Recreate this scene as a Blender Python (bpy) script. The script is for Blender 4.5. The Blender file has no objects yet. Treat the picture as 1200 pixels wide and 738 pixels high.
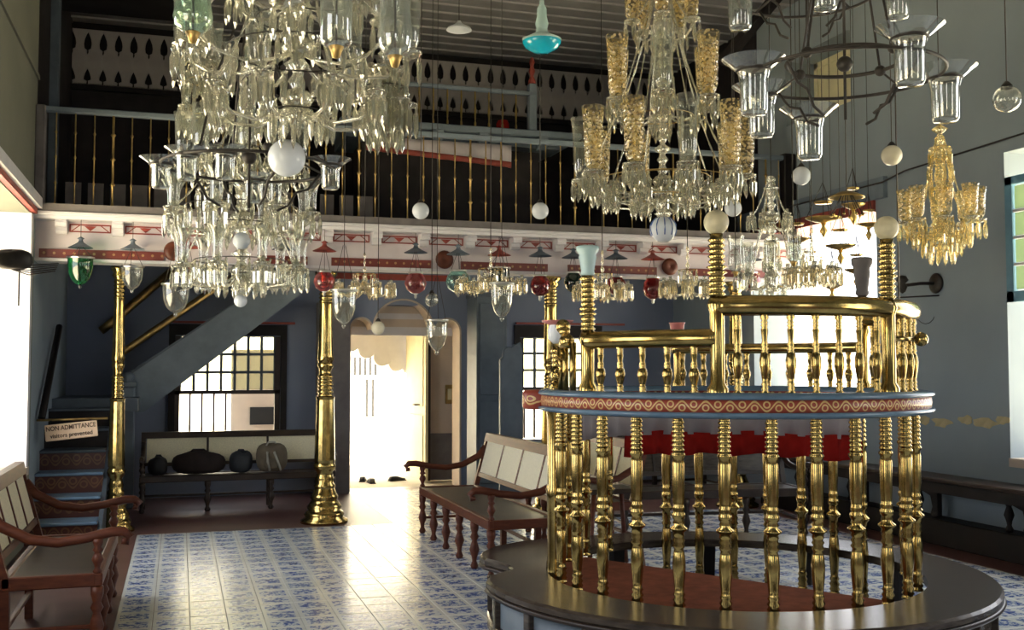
import bpy, math, random
from math import sin, cos, pi, radians, atan, atan2, sqrt
from mathutils import Vector, Matrix
random.seed(7)
SC = bpy.context.scene
COL = SC.collection

# ------------------------------------------------------------------ camera
F = 1240.0; TH = radians(17.4); PIT = atan(61 / F); EYE = 1.65
cam = bpy.data.cameras.new('camera'); cam.lens = 36 * F / 1200; cam.sensor_width = 36
cam.clip_start = .05; cam.clip_end = 300
camo = bpy.data.objects.new('camera', cam); COL.objects.link(camo)
camo.location = (0, 0, EYE); camo.rotation_euler = (pi / 2 + PIT, 0, -TH)
SC.camera = camo
FW = Vector((sin(TH) * cos(PIT), cos(TH) * cos(PIT), sin(PIT)))
RT = Vector((cos(TH), -sin(TH), 0)); UP = Vector((-sin(TH) * sin(PIT), -cos(TH) * sin(PIT), cos(PIT)))
def ray(px, py): return FW + RT * ((px - 600) / F) + UP * ((369 - py) / F)
def pos(px, py, d): return Vector((0, 0, EYE)) + ray(px, py) * d
def at(px, py, ax, v):
    r = ray(px, py); return Vector((0, 0, EYE)) + r * ((v - (0, 0, EYE)[ax]) / r[ax])

# ------------------------------------------------------------------ world, sun, exposure
W = bpy.data.worlds.new('world'); SC.world = W; W.use_nodes = True
bg = W.node_tree.nodes['Background']; bg.inputs[0].default_value = (.93, .95, 1.0, 1); bg.inputs[1].default_value = 9.0
sun = bpy.data.lights.new('sun', 'SUN'); sun.energy = 110; sun.angle = radians(1.5); sun.color = (1, .9, .72)
suno = bpy.data.objects.new('sun', sun); COL.objects.link(suno)
suno.rotation_euler = Vector((.1, .55, -1)).to_track_quat('-Z', 'Y').to_euler()
def portal(x, y, z, sx, sz, rz):
    l = bpy.data.lights.new('window_portal', 'AREA'); l.shape = 'RECTANGLE'; l.size = sx; l.size_y = sz
    l.cycles.is_portal = True
    o = bpy.data.objects.new('window_portal', l); COL.objects.link(o); o.location = (x, y, z)
    o.rotation_euler = (pi / 2, 0, rz)
SC.view_settings.view_transform = 'Standard'; SC.view_settings.look = 'None'
SC.view_settings.exposure = -0.95; SC.view_settings.gamma = 1.0
cy = SC.cycles
cy.max_bounces = 10; cy.diffuse_bounces = 5; cy.glossy_bounces = 5; cy.transmission_bounces = 6; cy.transparent_max_bounces = 40
cy.caustics_reflective = False; cy.caustics_refractive = False; cy.sample_clamp_indirect = 14; cy.sample_clamp_direct = 0
cy.use_denoising = True; cy.blur_glossy = .5

# ------------------------------------------------------------------ materials
def newmat(name):
    m = bpy.data.materials.new(name); m.use_nodes = True
    return m, m.node_tree, m.node_tree.nodes['Principled BSDF']
def noise(nt, scale, detail=3, coord='Object', rough=.55, vec=None):
    n = nt.nodes.new('ShaderNodeTexNoise'); n.inputs['Scale'].default_value = scale; n.inputs['Detail'].default_value = detail
    n.inputs['Roughness'].default_value = rough
    if vec is None:
        t = nt.nodes.new('ShaderNodeTexCoord'); vec = t.outputs[coord]
    nt.links.new(vec, n.inputs['Vector']); return n
def ramp(nt, src, stops):
    r = nt.nodes.new('ShaderNodeValToRGB'); e = r.color_ramp.elements
    e[0].position, e[0].color = stops[0][0], (*stops[0][1], 1)
    e[1].position, e[1].color = stops[-1][0], (*stops[-1][1], 1)
    for p, c in stops[1:-1]:
        k = e.new(p); k.color = (*c, 1)
    nt.links.new(src, r.inputs[0]); return r
def math_(nt, op, a, b=None, c=None):
    n = nt.nodes.new('ShaderNodeMath'); n.operation = op
    for i, v in enumerate((a, b, c)):
        if v is None: continue
        if isinstance(v, (int, float)): n.inputs[i].default_value = v
        else: nt.links.new(v, n.inputs[i])
    return n.outputs[0]
def bump(nt, p, src, strength=.2, dist=.01):
    b = nt.nodes.new('ShaderNodeBump'); b.inputs['Strength'].default_value = strength; b.inputs['Distance'].default_value = dist
    nt.links.new(src, b.inputs['Height']); nt.links.new(b.outputs[0], p.inputs['Normal'])
def simple(name, col, rough=.5, metal=0, var=.15, scale=8, spec=.5, bmp=0, coord='Object'):
    m, nt, p = newmat(name)
    n = noise(nt, scale, coord=coord)
    lo = tuple(max(0, c * (1 - var)) for c in col); hi = tuple(min(1, c * (1 + var)) for c in col)
    r = ramp(nt, n.outputs[0], [(.3, lo), (.7, hi)]); nt.links.new(r.outputs[0], p.inputs['Base Color'])
    p.inputs['Roughness'].default_value = rough; p.inputs['Metallic'].default_value = metal
    p.inputs['Specular IOR Level'].default_value = spec
    if bmp: bump(nt, p, n.outputs[0], bmp)
    return m
MT = {}
MT['brass'] = simple('polished_brass', (.46, .33, .115), .17, 1, .25, 14, bmp=.08)
MT['brass_dark'] = simple('aged_brass', (.5, .35, .12), .32, 1, .3, 10, bmp=.1)
MT['brass_dull'] = simple('tarnished_brass', (.42, .29, .11), .42, 1, .25, 10)
MT['iron'] = simple('dark_iron', (.03, .025, .02), .5, .3, .3, 20)
MT['silver'] = simple('silvered_metal', (.6, .6, .56), .28, 1, .15, 10)
MT['wall'] = simple('blue_grey_plaster', (.27, .32, .345), .85, 0, .07, 1.1, .2, .05)
MT['wall_back'] = simple('lilac_blue_plaster', (.22, .255, .34), .85, 0, .07, 1.1, .2, .05)
MT['wall_left'] = simple('shaded_cream_plaster', (.2, .205, .16), .85, 0, .08, 1.2, .2, .05)  # plaster darkened to hold the left wall's lack of light
MT['white'] = simple('white_lime_paint', (.72, .7, .7), .7, 0, .06, 4, .3)
MT['pinkwhite'] = simple('pinkish_white_paint', (.66, .6, .6), .6, 0, .06, 4, .3)
MT['cream'] = simple('pale_yellow_paint', (.72, .66, .42), .6, 0, .1, 3, .3)
MT['beige'] = simple('beige_plaster', (.6, .5, .4), .8, 0, .1, 2, .3)
MT['redtrim'] = simple('dull_red_paint', (.27, .045, .03), .5, 0, .15, 12)
MT['slate'] = simple('slate_blue_paint', (.075, .1, .125), .5, 0, .15, 6)
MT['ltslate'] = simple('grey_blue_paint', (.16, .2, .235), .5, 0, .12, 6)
MT['teal_frame'] = simple('teal_blue_paint', (.12, .27, .36), .5, 0, .12, 6)
MT['railblue'] = simple('sky_blue_enamel', (.12, .2, .28), .25, 0, .12, 12)
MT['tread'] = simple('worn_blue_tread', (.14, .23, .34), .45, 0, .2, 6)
MT['darkwood'] = simple('dark_lacquered_wood', (.03, .018, .012), .38, 0, .35, 5, .4)
MT['blackwood'] = simple('blackened_wood', (.012, .009, .008), .55, 0, .3, 5, .25)
MT['gallery_shade'] = simple('shade_dark_gallery', (.025, .022, .022), .7, 0, .3, 3, .2)  # dark colour stands in for the unlit gallery and stairs
MT['greyboard'] = simple('grey_painted_board', (.17, .155, .15), .7, 0, .15, 6, .2)
MT['lattice'] = simple('shaded_lattice_paint', (.36, .33, .31), .7, 0, .1, 4, .2)  # paint darkened for the shade deep in the gallery
MT['ceiling'] = simple('grey_ceiling_board', (.26, .255, .25), .8, 0, .12, 3, .2)
MT['batten'] = simple('pale_ceiling_batten', (.36, .35, .34), .8, 0, .1, 3, .2)
MT['cane'] = simple('pale_woven_cane', (.78, .72, .5), .6, 0, .12, 90, .3, .2)
MT['cane_sunlit'] = simple('sunlit_woven_cane', (.9, .84, .62), .6, 0, .08, 90, .3, .2)  # same cane, brightened to put the left window's light into its colour
MT['terracotta'] = simple('red_oxide_floor', (.12, .055, .05), .4, 0, .2, 2, .5)
MT['carpet'] = simple('rust_brown_carpet', (.22, .065, .03), .9, 0, .2, 12, .1, .2)
MT['redcloth'] = simple('crimson_cloth', (.4, .02, .015), .8, 0, .15, 10, .1, .1)
MT['whitecloth'] = simple('white_cloth', (.5, .46, .47), .85, 0, .08, 6, .1, .1)
MT['paper'] = simple('cream_painted_board', (.8, .6, .42), .6, 0, .05, 6)
MT['ink'] = simple('dark_lettering_paint', (.09, .05, .03), .7, 0, .05, 6)
MT['gold'] = simple('gold_leaf_paint', (.75, .52, .18), .4, .5, .1, 20)
MT['opal'] = simple('opal_white_glass', (.82, .86, .88), .12, 0, .04, 5, .6)
MT['opal_blue'] = simple('pale_blue_opal_glass', (.42, .6, .6), .15, 0, .05, 5, .6)
MT['opal_cream'] = simple('cream_opal_glass', (.75, .7, .52), .2, 0, .06, 9, .6)
MT['pinkglass'] = simple('pink_rim_glass', (.55, .2, .18), .2, 0, .1, 9, .6)
MT['turq'] = simple('turquoise_enamelled_glass', (.01, .42, .6), .12, 0, .15, 5, .6)
MT['bag_dark'] = simple('dark_canvas', (.03, .022, .02), .8, 0, .2, 9, .2, .2)
MT['bag_navy'] = simple('charcoal_nylon', (.03, .034, .04), .6, 0, .2, 9, .3, .2)
MT['bag_khaki'] = simple('khaki_canvas', (.16, .13, .09), .8, 0, .2, 9, .2, .2)
MT['strap'] = simple('pale_webbing_strap', (.4, .38, .32), .8, 0, .1, 9, .2)
MT['black'] = simple('black_rubber', (.02, .02, .02), .6, 0, .1, 9, .3)
MT['ground'] = simple('pale_courtyard_paving', (.7, .64, .5), .8, 0, .08, 2, .2)
MT['court'] = simple('whitewashed_compound_wall', (.8, .77, .68), .8, 0, .06, 1, .2)
MT['courtgrey'] = simple('grey_shutter_paint', (.03, .03, .03), .8, 0, .06, 1, .2)
MT['pane'] = None

def glass(name, tint=(.93, .95, .93), haze=.12, hazecol=(.75, .78, .75), rough=.06, gl=1.0, pattern=None):
    """thin blown glass: mostly see-through, fresnel reflection, a little scattering dust"""
    m = bpy.data.materials.new(name); m.use_nodes = True; nt = m.node_tree; nt.nodes.clear()
    out = nt.nodes.new('ShaderNodeOutputMaterial')
    tr = nt.nodes.new('ShaderNodeBsdfTransparent'); tr.inputs[0].default_value = (*tint, 1)
    g = nt.nodes.new('ShaderNodeBsdfGlossy'); g.inputs['Color'].default_value = (1, 1, .97, 1); g.inputs['Roughness'].default_value = rough
    d = nt.nodes.new('ShaderNodeBsdfDiffuse'); d.inputs[0].default_value = (*hazecol, 1)
    t2 = nt.nodes.new('ShaderNodeBsdfTranslucent'); t2.inputs[0].default_value = (*hazecol, 1)
    md = nt.nodes.new('ShaderNodeMixShader'); md.inputs[0].default_value = .5
    nt.links.new(d.outputs[0], md.inputs[1]); nt.links.new(t2.outputs[0], md.inputs[2])
    m1 = nt.nodes.new('ShaderNodeMixShader')
    lw = nt.nodes.new('ShaderNodeLayerWeight'); lw.inputs[0].default_value = .35
    hz = math_(nt, 'MULTIPLY_ADD', lw.outputs['Facing'], haze * 2.2, haze * .5)
    if pattern:
        t = nt.nodes.new('ShaderNodeTexCoord')
        v = nt.nodes.new('ShaderNodeTexVoronoi'); v.inputs['Scale'].default_value = pattern
        nt.links.new(t.outputs['Object'], v.inputs['Vector'])
        hz = math_(nt, 'ADD', hz, math_(nt, 'MULTIPLY', math_(nt, 'LESS_THAN', v.outputs['Distance'], .42), .55))
        b = nt.nodes.new('ShaderNodeBump'); b.inputs['Strength'].default_value = .8; b.inputs['Distance'].default_value = .01
        nt.links.new(v.outputs['Distance'], b.inputs['Height'])
        for q in (g, d): nt.links.new(b.outputs[0], q.inputs['Normal'])
    nt.links.new(hz, m1.inputs[0]); nt.links.new(tr.outputs[0], m1.inputs[1]); nt.links.new(md.outputs[0], m1.inputs[2])
    m2 = nt.nodes.new('ShaderNodeMixShader')
    nt.links.new(math_(nt, 'MULTIPLY_ADD', math_(nt, 'POWER', lw.outputs['Facing'], 1.6), .75 * gl, .09 * gl), m2.inputs[0])
    nt.links.new(m1.outputs[0], m2.inputs[1]); nt.links.new(g.outputs[0], m2.inputs[2])
    nt.links.new(m2.outputs[0], out.inputs[0]); return m
MT['glass'] = glass('clear_blown_glass', (.9, .92, .88), .16, (.62, .64, .56), .06, 1.0)
MT['glass_thick'] = glass('thick_clear_glass', (.85, .88, .85), .25, (.6, .64, .58), .08, 1.5)
MT['glass_green'] = glass('sea_green_tinted_glass', (.75, .9, .8), .2, (.45, .6, .5))
MT['amber'] = glass('etched_amber_glass', (.95, .86, .6), .12, (.85, .68, .32), .15, 1, 45)
MT['green'] = glass('bottle_green_glass', (.03, .42, .15), .2, (.02, .3, .1), .06, .8)
MT['darkgreen'] = glass('dark_green_glass', (.02, .12, .06), .2, (.01, .06, .03), .06, .7)
MT['red'] = glass('ruby_red_glass', (.42, .05, .045), .3, (.4, .07, .06), .08, .6)
MT['pink'] = glass('rose_pink_glass', (.6, .16, .17), .35, (.6, .22, .22), .08, .6)
MT['tealglass'] = glass('pale_teal_glass', (.5, .75, .72), .25, (.35, .55, .52), .08, .7)
MT['pane'] = glass('dusty_window_pane', (.8, .8, .66), .3, (.7, .7, .55), .2, .5)
MT['pane_green'] = glass('greenish_window_pane', (.5, .6, .42), .45, (.5, .58, .4), .2, .5)
def crystal(name, tint, mix=.5):
    m = bpy.data.materials.new(name); m.use_nodes = True; nt = m.node_tree; nt.nodes.clear()
    out = nt.nodes.new('ShaderNodeOutputMaterial')
    gl = nt.nodes.new('ShaderNodeBsdfGlass'); gl.inputs['IOR'].default_value = 1.5; gl.inputs['Color'].default_value = (*tint, 1); gl.inputs['Roughness'].default_value = .02
    tr = nt.nodes.new('ShaderNodeBsdfTransparent'); tr.inputs[0].default_value = (*tint, 1)
    g = nt.nodes.new('ShaderNodeBsdfGlossy'); g.inputs['Color'].default_value = (*tint, 1); g.inputs['Roughness'].default_value = .05
    d = nt.nodes.new('ShaderNodeBsdfTranslucent'); d.inputs[0].default_value = (*tint, 1)
    a = nt.nodes.new('ShaderNodeMixShader'); a.inputs[0].default_value = .45
    b = nt.nodes.new('ShaderNodeMixShader'); b.inputs[0].default_value = .38
    c = nt.nodes.new('ShaderNodeMixShader'); c.inputs[0].default_value = .14
    nt.links.new(tr.outputs[0], a.inputs[1]); nt.links.new(gl.outputs[0], a.inputs[2])
    nt.links.new(a.outputs[0], b.inputs[1]); nt.links.new(g.outputs[0], b.inputs[2])
    nt.links.new(b.outputs[0], c.inputs[1]); nt.links.new(d.outputs[0], c.inputs[2])
    nt.links.new(c.outputs[0], out.inputs[0]); return m
MT['crystal'] = crystal('cut_crystal', (.93, .92, .84))
MT['crystal_warm'] = crystal('warm_lit_crystal', (1, .92, .66))  # warm window light put into the crystal's tint
MT['crystal_pale'] = crystal('pale_gilt_crystal', (1, .95, .8))

# brass-and-blue wood grain for the benches
def wood(name, a, b, rough=.3):
    m, nt, p = newmat(name)
    t = nt.nodes.new('ShaderNodeTexCoord'); mp = nt.nodes.new('ShaderNodeMapping'); mp.inputs['Scale'].default_value = (3, 3, 14)
    nt.links.new(t.outputs['Object'], mp.inputs[0])
    n = noise(nt, 3, 5, vec=mp.outputs[0]); r = ramp(nt, n.outputs[0], [(.3, a), (.7, b)])
    nt.links.new(r.outputs[0], p.inputs['Base Color']); p.inputs['Roughness'].default_value = rough
    p.inputs['Specular IOR Level'].default_value = .3; bump(nt, p, n.outputs[0], .05); return m
MT['wood'] = wood('reddish_rosewood', (.075, .02, .01), (.13, .036, .016), .42)
MT['bimah_wood'] = wood('worn_dark_platform_wood', (.035, .026, .02), (.09, .068, .05), .25)

def tile_mat():
    m, nt, p = newmat('blue_and_white_painted_tile')
    g = nt.nodes.new('ShaderNodeNewGeometry'); s = nt.nodes.new('ShaderNodeSeparateXYZ'); nt.links.new(g.outputs['Position'], s.inputs[0])
    u = math_(nt, 'DIVIDE', math_(nt, 'ADD', s.outputs[0], TX0 * -1), TS); v = math_(nt, 'DIVIDE', math_(nt, 'ADD', s.outputs[1], TY0 * -1), TS)
    fu = math_(nt, 'SUBTRACT', math_(nt, 'FRACT', u), .5); fv = math_(nt, 'SUBTRACT', math_(nt, 'FRACT', v), .5)
    au = math_(nt, 'ABSOLUTE', fu); av = math_(nt, 'ABSOLUTE', fv); mx = math_(nt, 'MAXIMUM', au, av)
    cell = nt.nodes.new('ShaderNodeCombineXYZ'); nt.links.new(math_(nt, 'FLOOR', u), cell.inputs[0]); nt.links.new(math_(nt, 'FLOOR', v), cell.inputs[1])
    wn = nt.nodes.new('ShaderNodeTexWhiteNoise'); nt.links.new(cell.outputs[0], wn.inputs['Vector'])
    cv = nt.nodes.new('ShaderNodeCombineXYZ'); nt.links.new(fu, cv.inputs[0]); nt.links.new(fv, cv.inputs[1])
    nt.links.new(math_(nt, 'MULTIPLY', wn.outputs['Value'], 3.0), cv.inputs[2])
    n = noise(nt, 6.5, 3, vec=cv.outputs[0], rough=.6)
    n2 = noise(nt, 22, 2, vec=cv.outputs[0])
    inner = math_(nt, 'LESS_THAN', mx, .39)
    val = math_(nt, 'ADD', n.outputs[0], math_(nt, 'MULTIPLY', math_(nt, 'SUBTRACT', n2.outputs[0], .5), .35))
    # landscape island: denser in the middle of the tile
    val = math_(nt, 'SUBTRACT', val, math_(nt, 'MULTIPLY', mx, .28))
    r = ramp(nt, val, [(.39, (.8, .86, .9)), (.45, (.3, .4, .66)), (.53, (.06, .11, .38))])
    mixc = nt.nodes.new('ShaderNodeMix'); mixc.data_type = 'RGBA'
    nt.links.new(inner, mixc.inputs['Factor']); mixc.inputs['A'].default_value = (.84, .88, .86, 1); nt.links.new(r.outputs[0], mixc.inputs['B'])
    dirt = noise(nt, 1.3, 4, coord='Object', vec=g.outputs['Position'])
    rd = ramp(nt, dirt.outputs[0], [(.3, (.8, .8, .78)), (.7, (1, 1, 1))])
    mu = nt.nodes.new('ShaderNodeMix'); mu.data_type = 'RGBA'; mu.blend_type = 'MULTIPLY'; mu.inputs['Factor'].default_value = 1
    nt.links.new(mixc.outputs['Result'], mu.inputs['A']); nt.links.new(rd.outputs[0], mu.inputs['B'])
    nt.links.new(mu.outputs['Result'], p.inputs['Base Color'])
    p.inputs['Roughness'].default_value = .22; p.inputs['Specular IOR Level'].default_value = .6; bump(nt, p, dirt.outputs[0], .05); return m
TS = .233; TX0 = -.38; TY0 = 6.0
MT['tile'] = tile_mat()

def scroll_mat(name, base, gold, R, zc, amp, period, dots=False, linear=False):
    """painted running scroll: u runs round the rail (or along x), v is the height"""
    m, nt, p = newmat(name)
    t = nt.nodes.new('ShaderNodeTexCoord'); s = nt.nodes.new('ShaderNodeSeparateXYZ'); nt.links.new(t.outputs['Object'], s.inputs[0])
    if linear: u = s.outputs[0]
    else: u = math_(nt, 'MULTIPLY', math_(nt, 'ARCTAN2', s.outputs[1], s.outputs[0]), R)
    v = math_(nt, 'SUBTRACT', s.outputs[2], zc)
    if dots:
        cu = math_(nt, 'SUBTRACT', math_(nt, 'MULTIPLY', math_(nt, 'FRACT', math_(nt, 'DIVIDE', u, period)), period), period / 2)
        d = math_(nt, 'SQRT', math_(nt, 'ADD', math_(nt, 'MULTIPLY', cu, cu), math_(nt, 'MULTIPLY', v, v)))
        mask = math_(nt, 'LESS_THAN', d, amp)
    else:
        w = math_(nt, 'MULTIPLY', math_(nt, 'SINE', math_(nt, 'MULTIPLY', u, 2 * pi / period)), amp)
        m1 = math_(nt, 'LESS_THAN', math_(nt, 'ABSOLUTE', math_(nt, 'SUBTRACT', v, w)), amp * .22)
        h = period / 2
        k = math_(nt, 'FLOOR', math_(nt, 'DIVIDE', u, h))
        cu = math_(nt, 'SUBTRACT', math_(nt, 'SUBTRACT', u, math_(nt, 'MULTIPLY', k, h)), h / 2)
        sg = math_(nt, 'COSINE', math_(nt, 'MULTIPLY', k, pi))
        cvv = math_(nt, 'ADD', v, math_(nt, 'MULTIPLY', sg, amp * .35))
        d = math_(nt, 'SQRT', math_(nt, 'ADD', math_(nt, 'MULTIPLY', cu, cu), math_(nt, 'MULTIPLY', cvv, cvv)))
        m2 = math_(nt, 'LESS_THAN', math_(nt, 'ABSOLUTE', math_(nt, 'SUBTRACT', d, amp * .62)), amp * .16)
        mask = math_(nt, 'MAXIMUM', m1, m2)
    mx = nt.nodes.new('ShaderNodeMix'); mx.data_type = 'RGBA'; nt.links.new(mask, mx.inputs['Factor'])
    mx.inputs['A'].default_value = (*base, 1); mx.inputs['B'].default_value = (*gold, 1)
    nt.links.new(mx.outputs['Result'], p.inputs['Base Color']); p.inputs['Roughness'].default_value = .35; return m

# ------------------------------------------------------------------ mesh helpers
class MB:
    def __init__(s): s.v = []; s.f = []; s.s = []
    def add(s, v, f, smooth=False, mtx=None):
        n = len(s.v)
        s.v += [tuple(mtx @ Vector(p)) for p in v] if mtx is not None else [tuple(p) for p in v]
        s.f += [tuple(i + n for i in q) for q in f]; s.s += [smooth] * len(f); return s
    def box(s, x0, x1, y0, y1, z0, z1, mtx=None):
        v = [(x0, y0, z0), (x1, y0, z0), (x1, y1, z0), (x0, y1, z0), (x0, y0, z1), (x1, y0, z1), (x1, y1, z1), (x0, y1, z1)]
        return s.add(v, [(0, 3, 2, 1), (4, 5, 6, 7), (0, 1, 5, 4), (1, 2, 6, 5), (2, 3, 7, 6), (3, 0, 4, 7)], mtx=mtx)
    def bev(s, x0, x1, y0, y1, z0, z1, b=.006, mtx=None):
        """box with chamfered upright and top edges"""
        def loop(i, z): return [(x0 + i, y0, z), (x1 - i, y0, z), (x1, y0 + i, z), (x1, y1 - i, z), (x1 - i, y1, z), (x0 + i, y1, z), (x0, y1 - i, z), (x0, y0 + i, z)]
        def ins(z): return [(x0 + b, y0 + b, z)] * 0 + [(x0 + 2 * b, y0 + b, z), (x1 - 2 * b, y0 + b, z), (x1 - b, y0 + 2 * b, z), (x1 - b, y1 - 2 * b, z), (x1 - 2 * b, y1 - b, z), (x0 + 2 * b, y1 - b, z), (x0 + b, y1 - 2 * b, z), (x0 + b, y0 + 2 * b, z)]
        L = ins(z0) + loop(b, z0 + b) + loop(b, z1 - b) + ins(z1); f = [tuple(range(7, -1, -1)), tuple(range(24, 32))]
        for k in range(3):
            for i in range(8): j = (i + 1) % 8; f.append((k * 8 + i, k * 8 + j, k * 8 + 8 + j, k * 8 + 8 + i))
        return s.add(L, f, mtx=mtx)
    def lathe(s, prof, seg=16, mtx=None, smooth=True, a0=0, a1=2 * pi):
        full = abs(a1 - a0 - 2 * pi) < 1e-6; n = seg if full else seg + 1
        v = []; f = []
        for r, z in prof:
            for k in range(n):
                a = a0 + (a1 - a0) * k / seg; v.append((r * cos(a), r * sin(a), z))
        for i in range(len(prof) - 1):
            for k in range(seg):
                j = (k + 1) % n; f.append((i * n + k, i * n + j, (i + 1) * n + j, (i + 1) * n + k))
        return s.add(v, f, smooth, mtx)
    def tube(s, pts, r, seg=8, closed=False, flat=1.0, smooth=True, mtx=None):
        pts = [Vector(p) for p in pts]; n = len(pts); v = []; f = []
        rr = r if isinstance(r, (list, tuple)) else [r] * n
        up = Vector((0, 0, 1))
        for i, p in enumerate(pts):
            if closed: d = pts[(i + 1) % n] - pts[i - 1]
            else: d = pts[min(i + 1, n - 1)] - pts[max(i - 1, 0)]
            d.normalize(); a = d.cross(up)
            if a.length < .05: a = d.cross(Vector((0, 1, 0)))
            a.normalize(); b = a.cross(d)
            for k in range(seg):
                t = 2 * pi * k / seg; v.append(p + a * (cos(t) * rr[i]) + b * (sin(t) * rr[i] * flat))
        m = n if closed else n - 1
        for i in range(m):
            for k in range(seg):
                j = (k + 1) % seg; i2 = (i + 1) % n; f.append((i * seg + k, i * seg + j, i2 * seg + j, i2 * seg + k))
        if not closed: f.append(tuple(range(seg - 1, -1, -1))); f.append(tuple((n - 1) * seg + k for k in range(seg)))
        return s.add(v, f, smooth, mtx)
    def prism(s, poly, depth, plane='xz', off=0, mtx=None):
        """extrude a 2d outline; plane xz extrudes along y, xy along z, yz along x"""
        n = len(poly)
        def P(a, b, c): return {'xz': (a, c, b), 'xy': (a, b, c), 'yz': (c, a, b)}[plane]
        v = [P(a, b, off) for a, b in poly] + [P(a, b, off + depth) for a, b in poly]
        f = [tuple(range(n)), tuple(range(2 * n - 1, n - 1, -1))] + [(i, n + i, n + (i + 1) % n, (i + 1) % n) for i in range(n)]
        return s.add(v, f, mtx=mtx)
    def mesh(s, name):
        me = bpy.data.meshes.new(name); me.from_pydata(s.v, [], s.f)
        me.polygons.foreach_set('use_smooth', s.s); me.update(); return me
def fixn(me):
    import bmesh
    b = bmesh.new(); b.from_mesh(me); bmesh.ops.recalc_face_normals(b, faces=b.faces); b.to_mesh(me); b.free()
def obj(name, mb, mat, parent=None, loc=(0, 0, 0), rot=(0, 0, 0), sc=None):
    if isinstance(mb, MB): me = mb.mesh(name); fixn(me)
    else: me = mb
    if isinstance(mat, str): mat = MT[mat]
    if not me.materials: me.materials.append(mat)
    o = bpy.data.objects.new(name, me); COL.objects.link(o); o.location = loc; o.rotation_euler = rot
    if sc: o.scale = sc
    if parent: o.parent = parent
    return o
def thing(name, label, cat, loc=(0, 0, 0), rz=0, group=None):
    o = bpy.data.objects.new(name, None); o.empty_display_size = .05; COL.objects.link(o)
    o.location = loc; o.rotation_euler = (0, 0, rz); o['label'] = label; o['category'] = cat
    if group: o['group'] = group
    return o
def tag(o, label, cat, group=None):
    o['label'] = label; o['category'] = cat
    if group: o['group'] = group
    return o
def struct(name, mb, mat, parent=None, **k):
    o = obj(name, mb, mat, parent, **k)
    if not parent: o['kind'] = 'structure'
    return o
def sempty(name):
    o = bpy.data.objects.new(name, None); COL.objects.link(o); o['kind'] = 'structure'; return o
CACHE = {}
def cm(key, fn):
    if key not in CACHE:
        me = fn().mesh(key if isinstance(key, str) else key[0]); fixn(me); CACHE[key] = me
    return CACHE[key]
def T(x=0, y=0, z=0): return Matrix.Translation((x, y, z))
def arc(cx, cy, r, a0, a1, n): return [(cx + r * cos(radians(a0 + (a1 - a0) * i / n)), cy + r * sin(radians(a0 + (a1 - a0) * i / n))) for i in range(n + 1)]

# ------------------------------------------------------------------ room shell
XL, XR, YB, YF, ZC, YG = -1.35, 6.95, 14.2, -2.5, 6.0, 11.0
def wall(name, axis, c0, c1, u0, u1, z0, z1, holes, mat):
    """wall with rectangular holes; axis 'x' = plane normal along x (u is y)"""
    us = sorted({u0, u1, *[h[0] for h in holes], *[h[1] for h in holes]}); zs = sorted({z0, z1, *[h[2] for h in holes], *[h[3] for h in holes]})
    m = MB()
    for i in range(len(us) - 1):
        run = None
        for j in range(len(zs) - 1):
            uc, zc = (us[i] + us[i + 1]) / 2, (zs[j] + zs[j + 1]) / 2
            solid = not any(h[0] < uc < h[1] and h[2] < zc < h[3] for h in holes)
            if solid: run = (run[0], zs[j + 1]) if run else (zs[j], zs[j + 1])
            if (not solid or j == len(zs) - 2) and run:
                if axis == 'x': m.box(c0, c1, us[i], us[i + 1], *run)
                else: m.box(us[i], us[i + 1], c0, c1, *run)
                run = None
    return struct(name, m, mat)
LH = [(8.2, 10.72, .72, 3.08), (4.4, 6.6, .9, 3.1), (.6, 2.8, .9, 3.1)]
RH = [(9.4, 11.9, 1.25, 3.31), (5.2, 7.58, .84, 3.55), (1.0, 3.2, .84, 3.55), (9.8, 11.1, 4.55, 5.35)]
BH = [(-.06, 1.26, .72, 2.05), (4.56, 5.75, .62, 2.06), (2.17, 3.7, 0, 2.5)]
FH = [(-.7, .3, 1.0, 3.2), (4.9, 5.9, 1.0, 3.2)]  # unseen openings behind the camera, added and sized for frontal fill light
wall('wall_left', 'x', XL - .5, XL, YF, 11.0, 0, ZC, LH, 'wall_left')
wall('wall_left', 'x', XL - .5, XL, 11.0, YB + .4, 0, 3.12, [], 'wall')
wall('wall_right', 'x', XR, XR + .5, YF, YB + .4, 0, ZC, RH, 'wall')
wall('wall_back', 'y', YB, YB + .4, XL, XR, 0, 3.12, BH, 'wall_back')
wall('wall_gallery_back', 'y', YB, YB + .4, XL, XR, 3.12, ZC, [], 'gallery_shade')
wall('wall_gallery_left', 'x', XL - .5, XL, 11.0, YB + .4, 3.12, ZC, [], 'gallery_shade')
obj_gr = MB().box(XR - .03, XR - .002, 11.75, YB, 3.12, ZC)
struct('gallery_right_shade', obj_gr, 'gallery_shade')  # added dark sheet for the unlit end of the right wall
wall('wall_front', 'y', YF - .4, YF, XL, XR, 0, ZC, FH, 'wall')
for h in LH: portal(XL - .45, (h[0] + h[1]) / 2, (h[2] + h[3]) / 2, h[1] - h[0], h[3] - h[2], -pi / 2 + pi)
for h in RH[:3]: portal(XR + .45, (h[0] + h[1]) / 2, (h[2] + h[3]) / 2, h[1] - h[0], h[3] - h[2], pi / 2 + pi)
for h in FH: portal((h[0] + h[1]) / 2, YF - .35, (h[2] + h[3]) / 2, h[1] - h[0], h[3] - h[2], 0)
# fix portal directions (an area light shines along its -Z)
for o in COL.objects:
    if o.name.startswith('window_portal'):
        c = Vector((2.8, 5.5, o.location.z)); d = c - o.location
        d = Vector((math.copysign(1, d.x), 0, 0)) if (o.location.x < XL or o.location.x > XR) else Vector((0, 1, 0))
        o.rotation_euler = d.to_track_quat('-Z', 'Y').to_euler()

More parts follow.
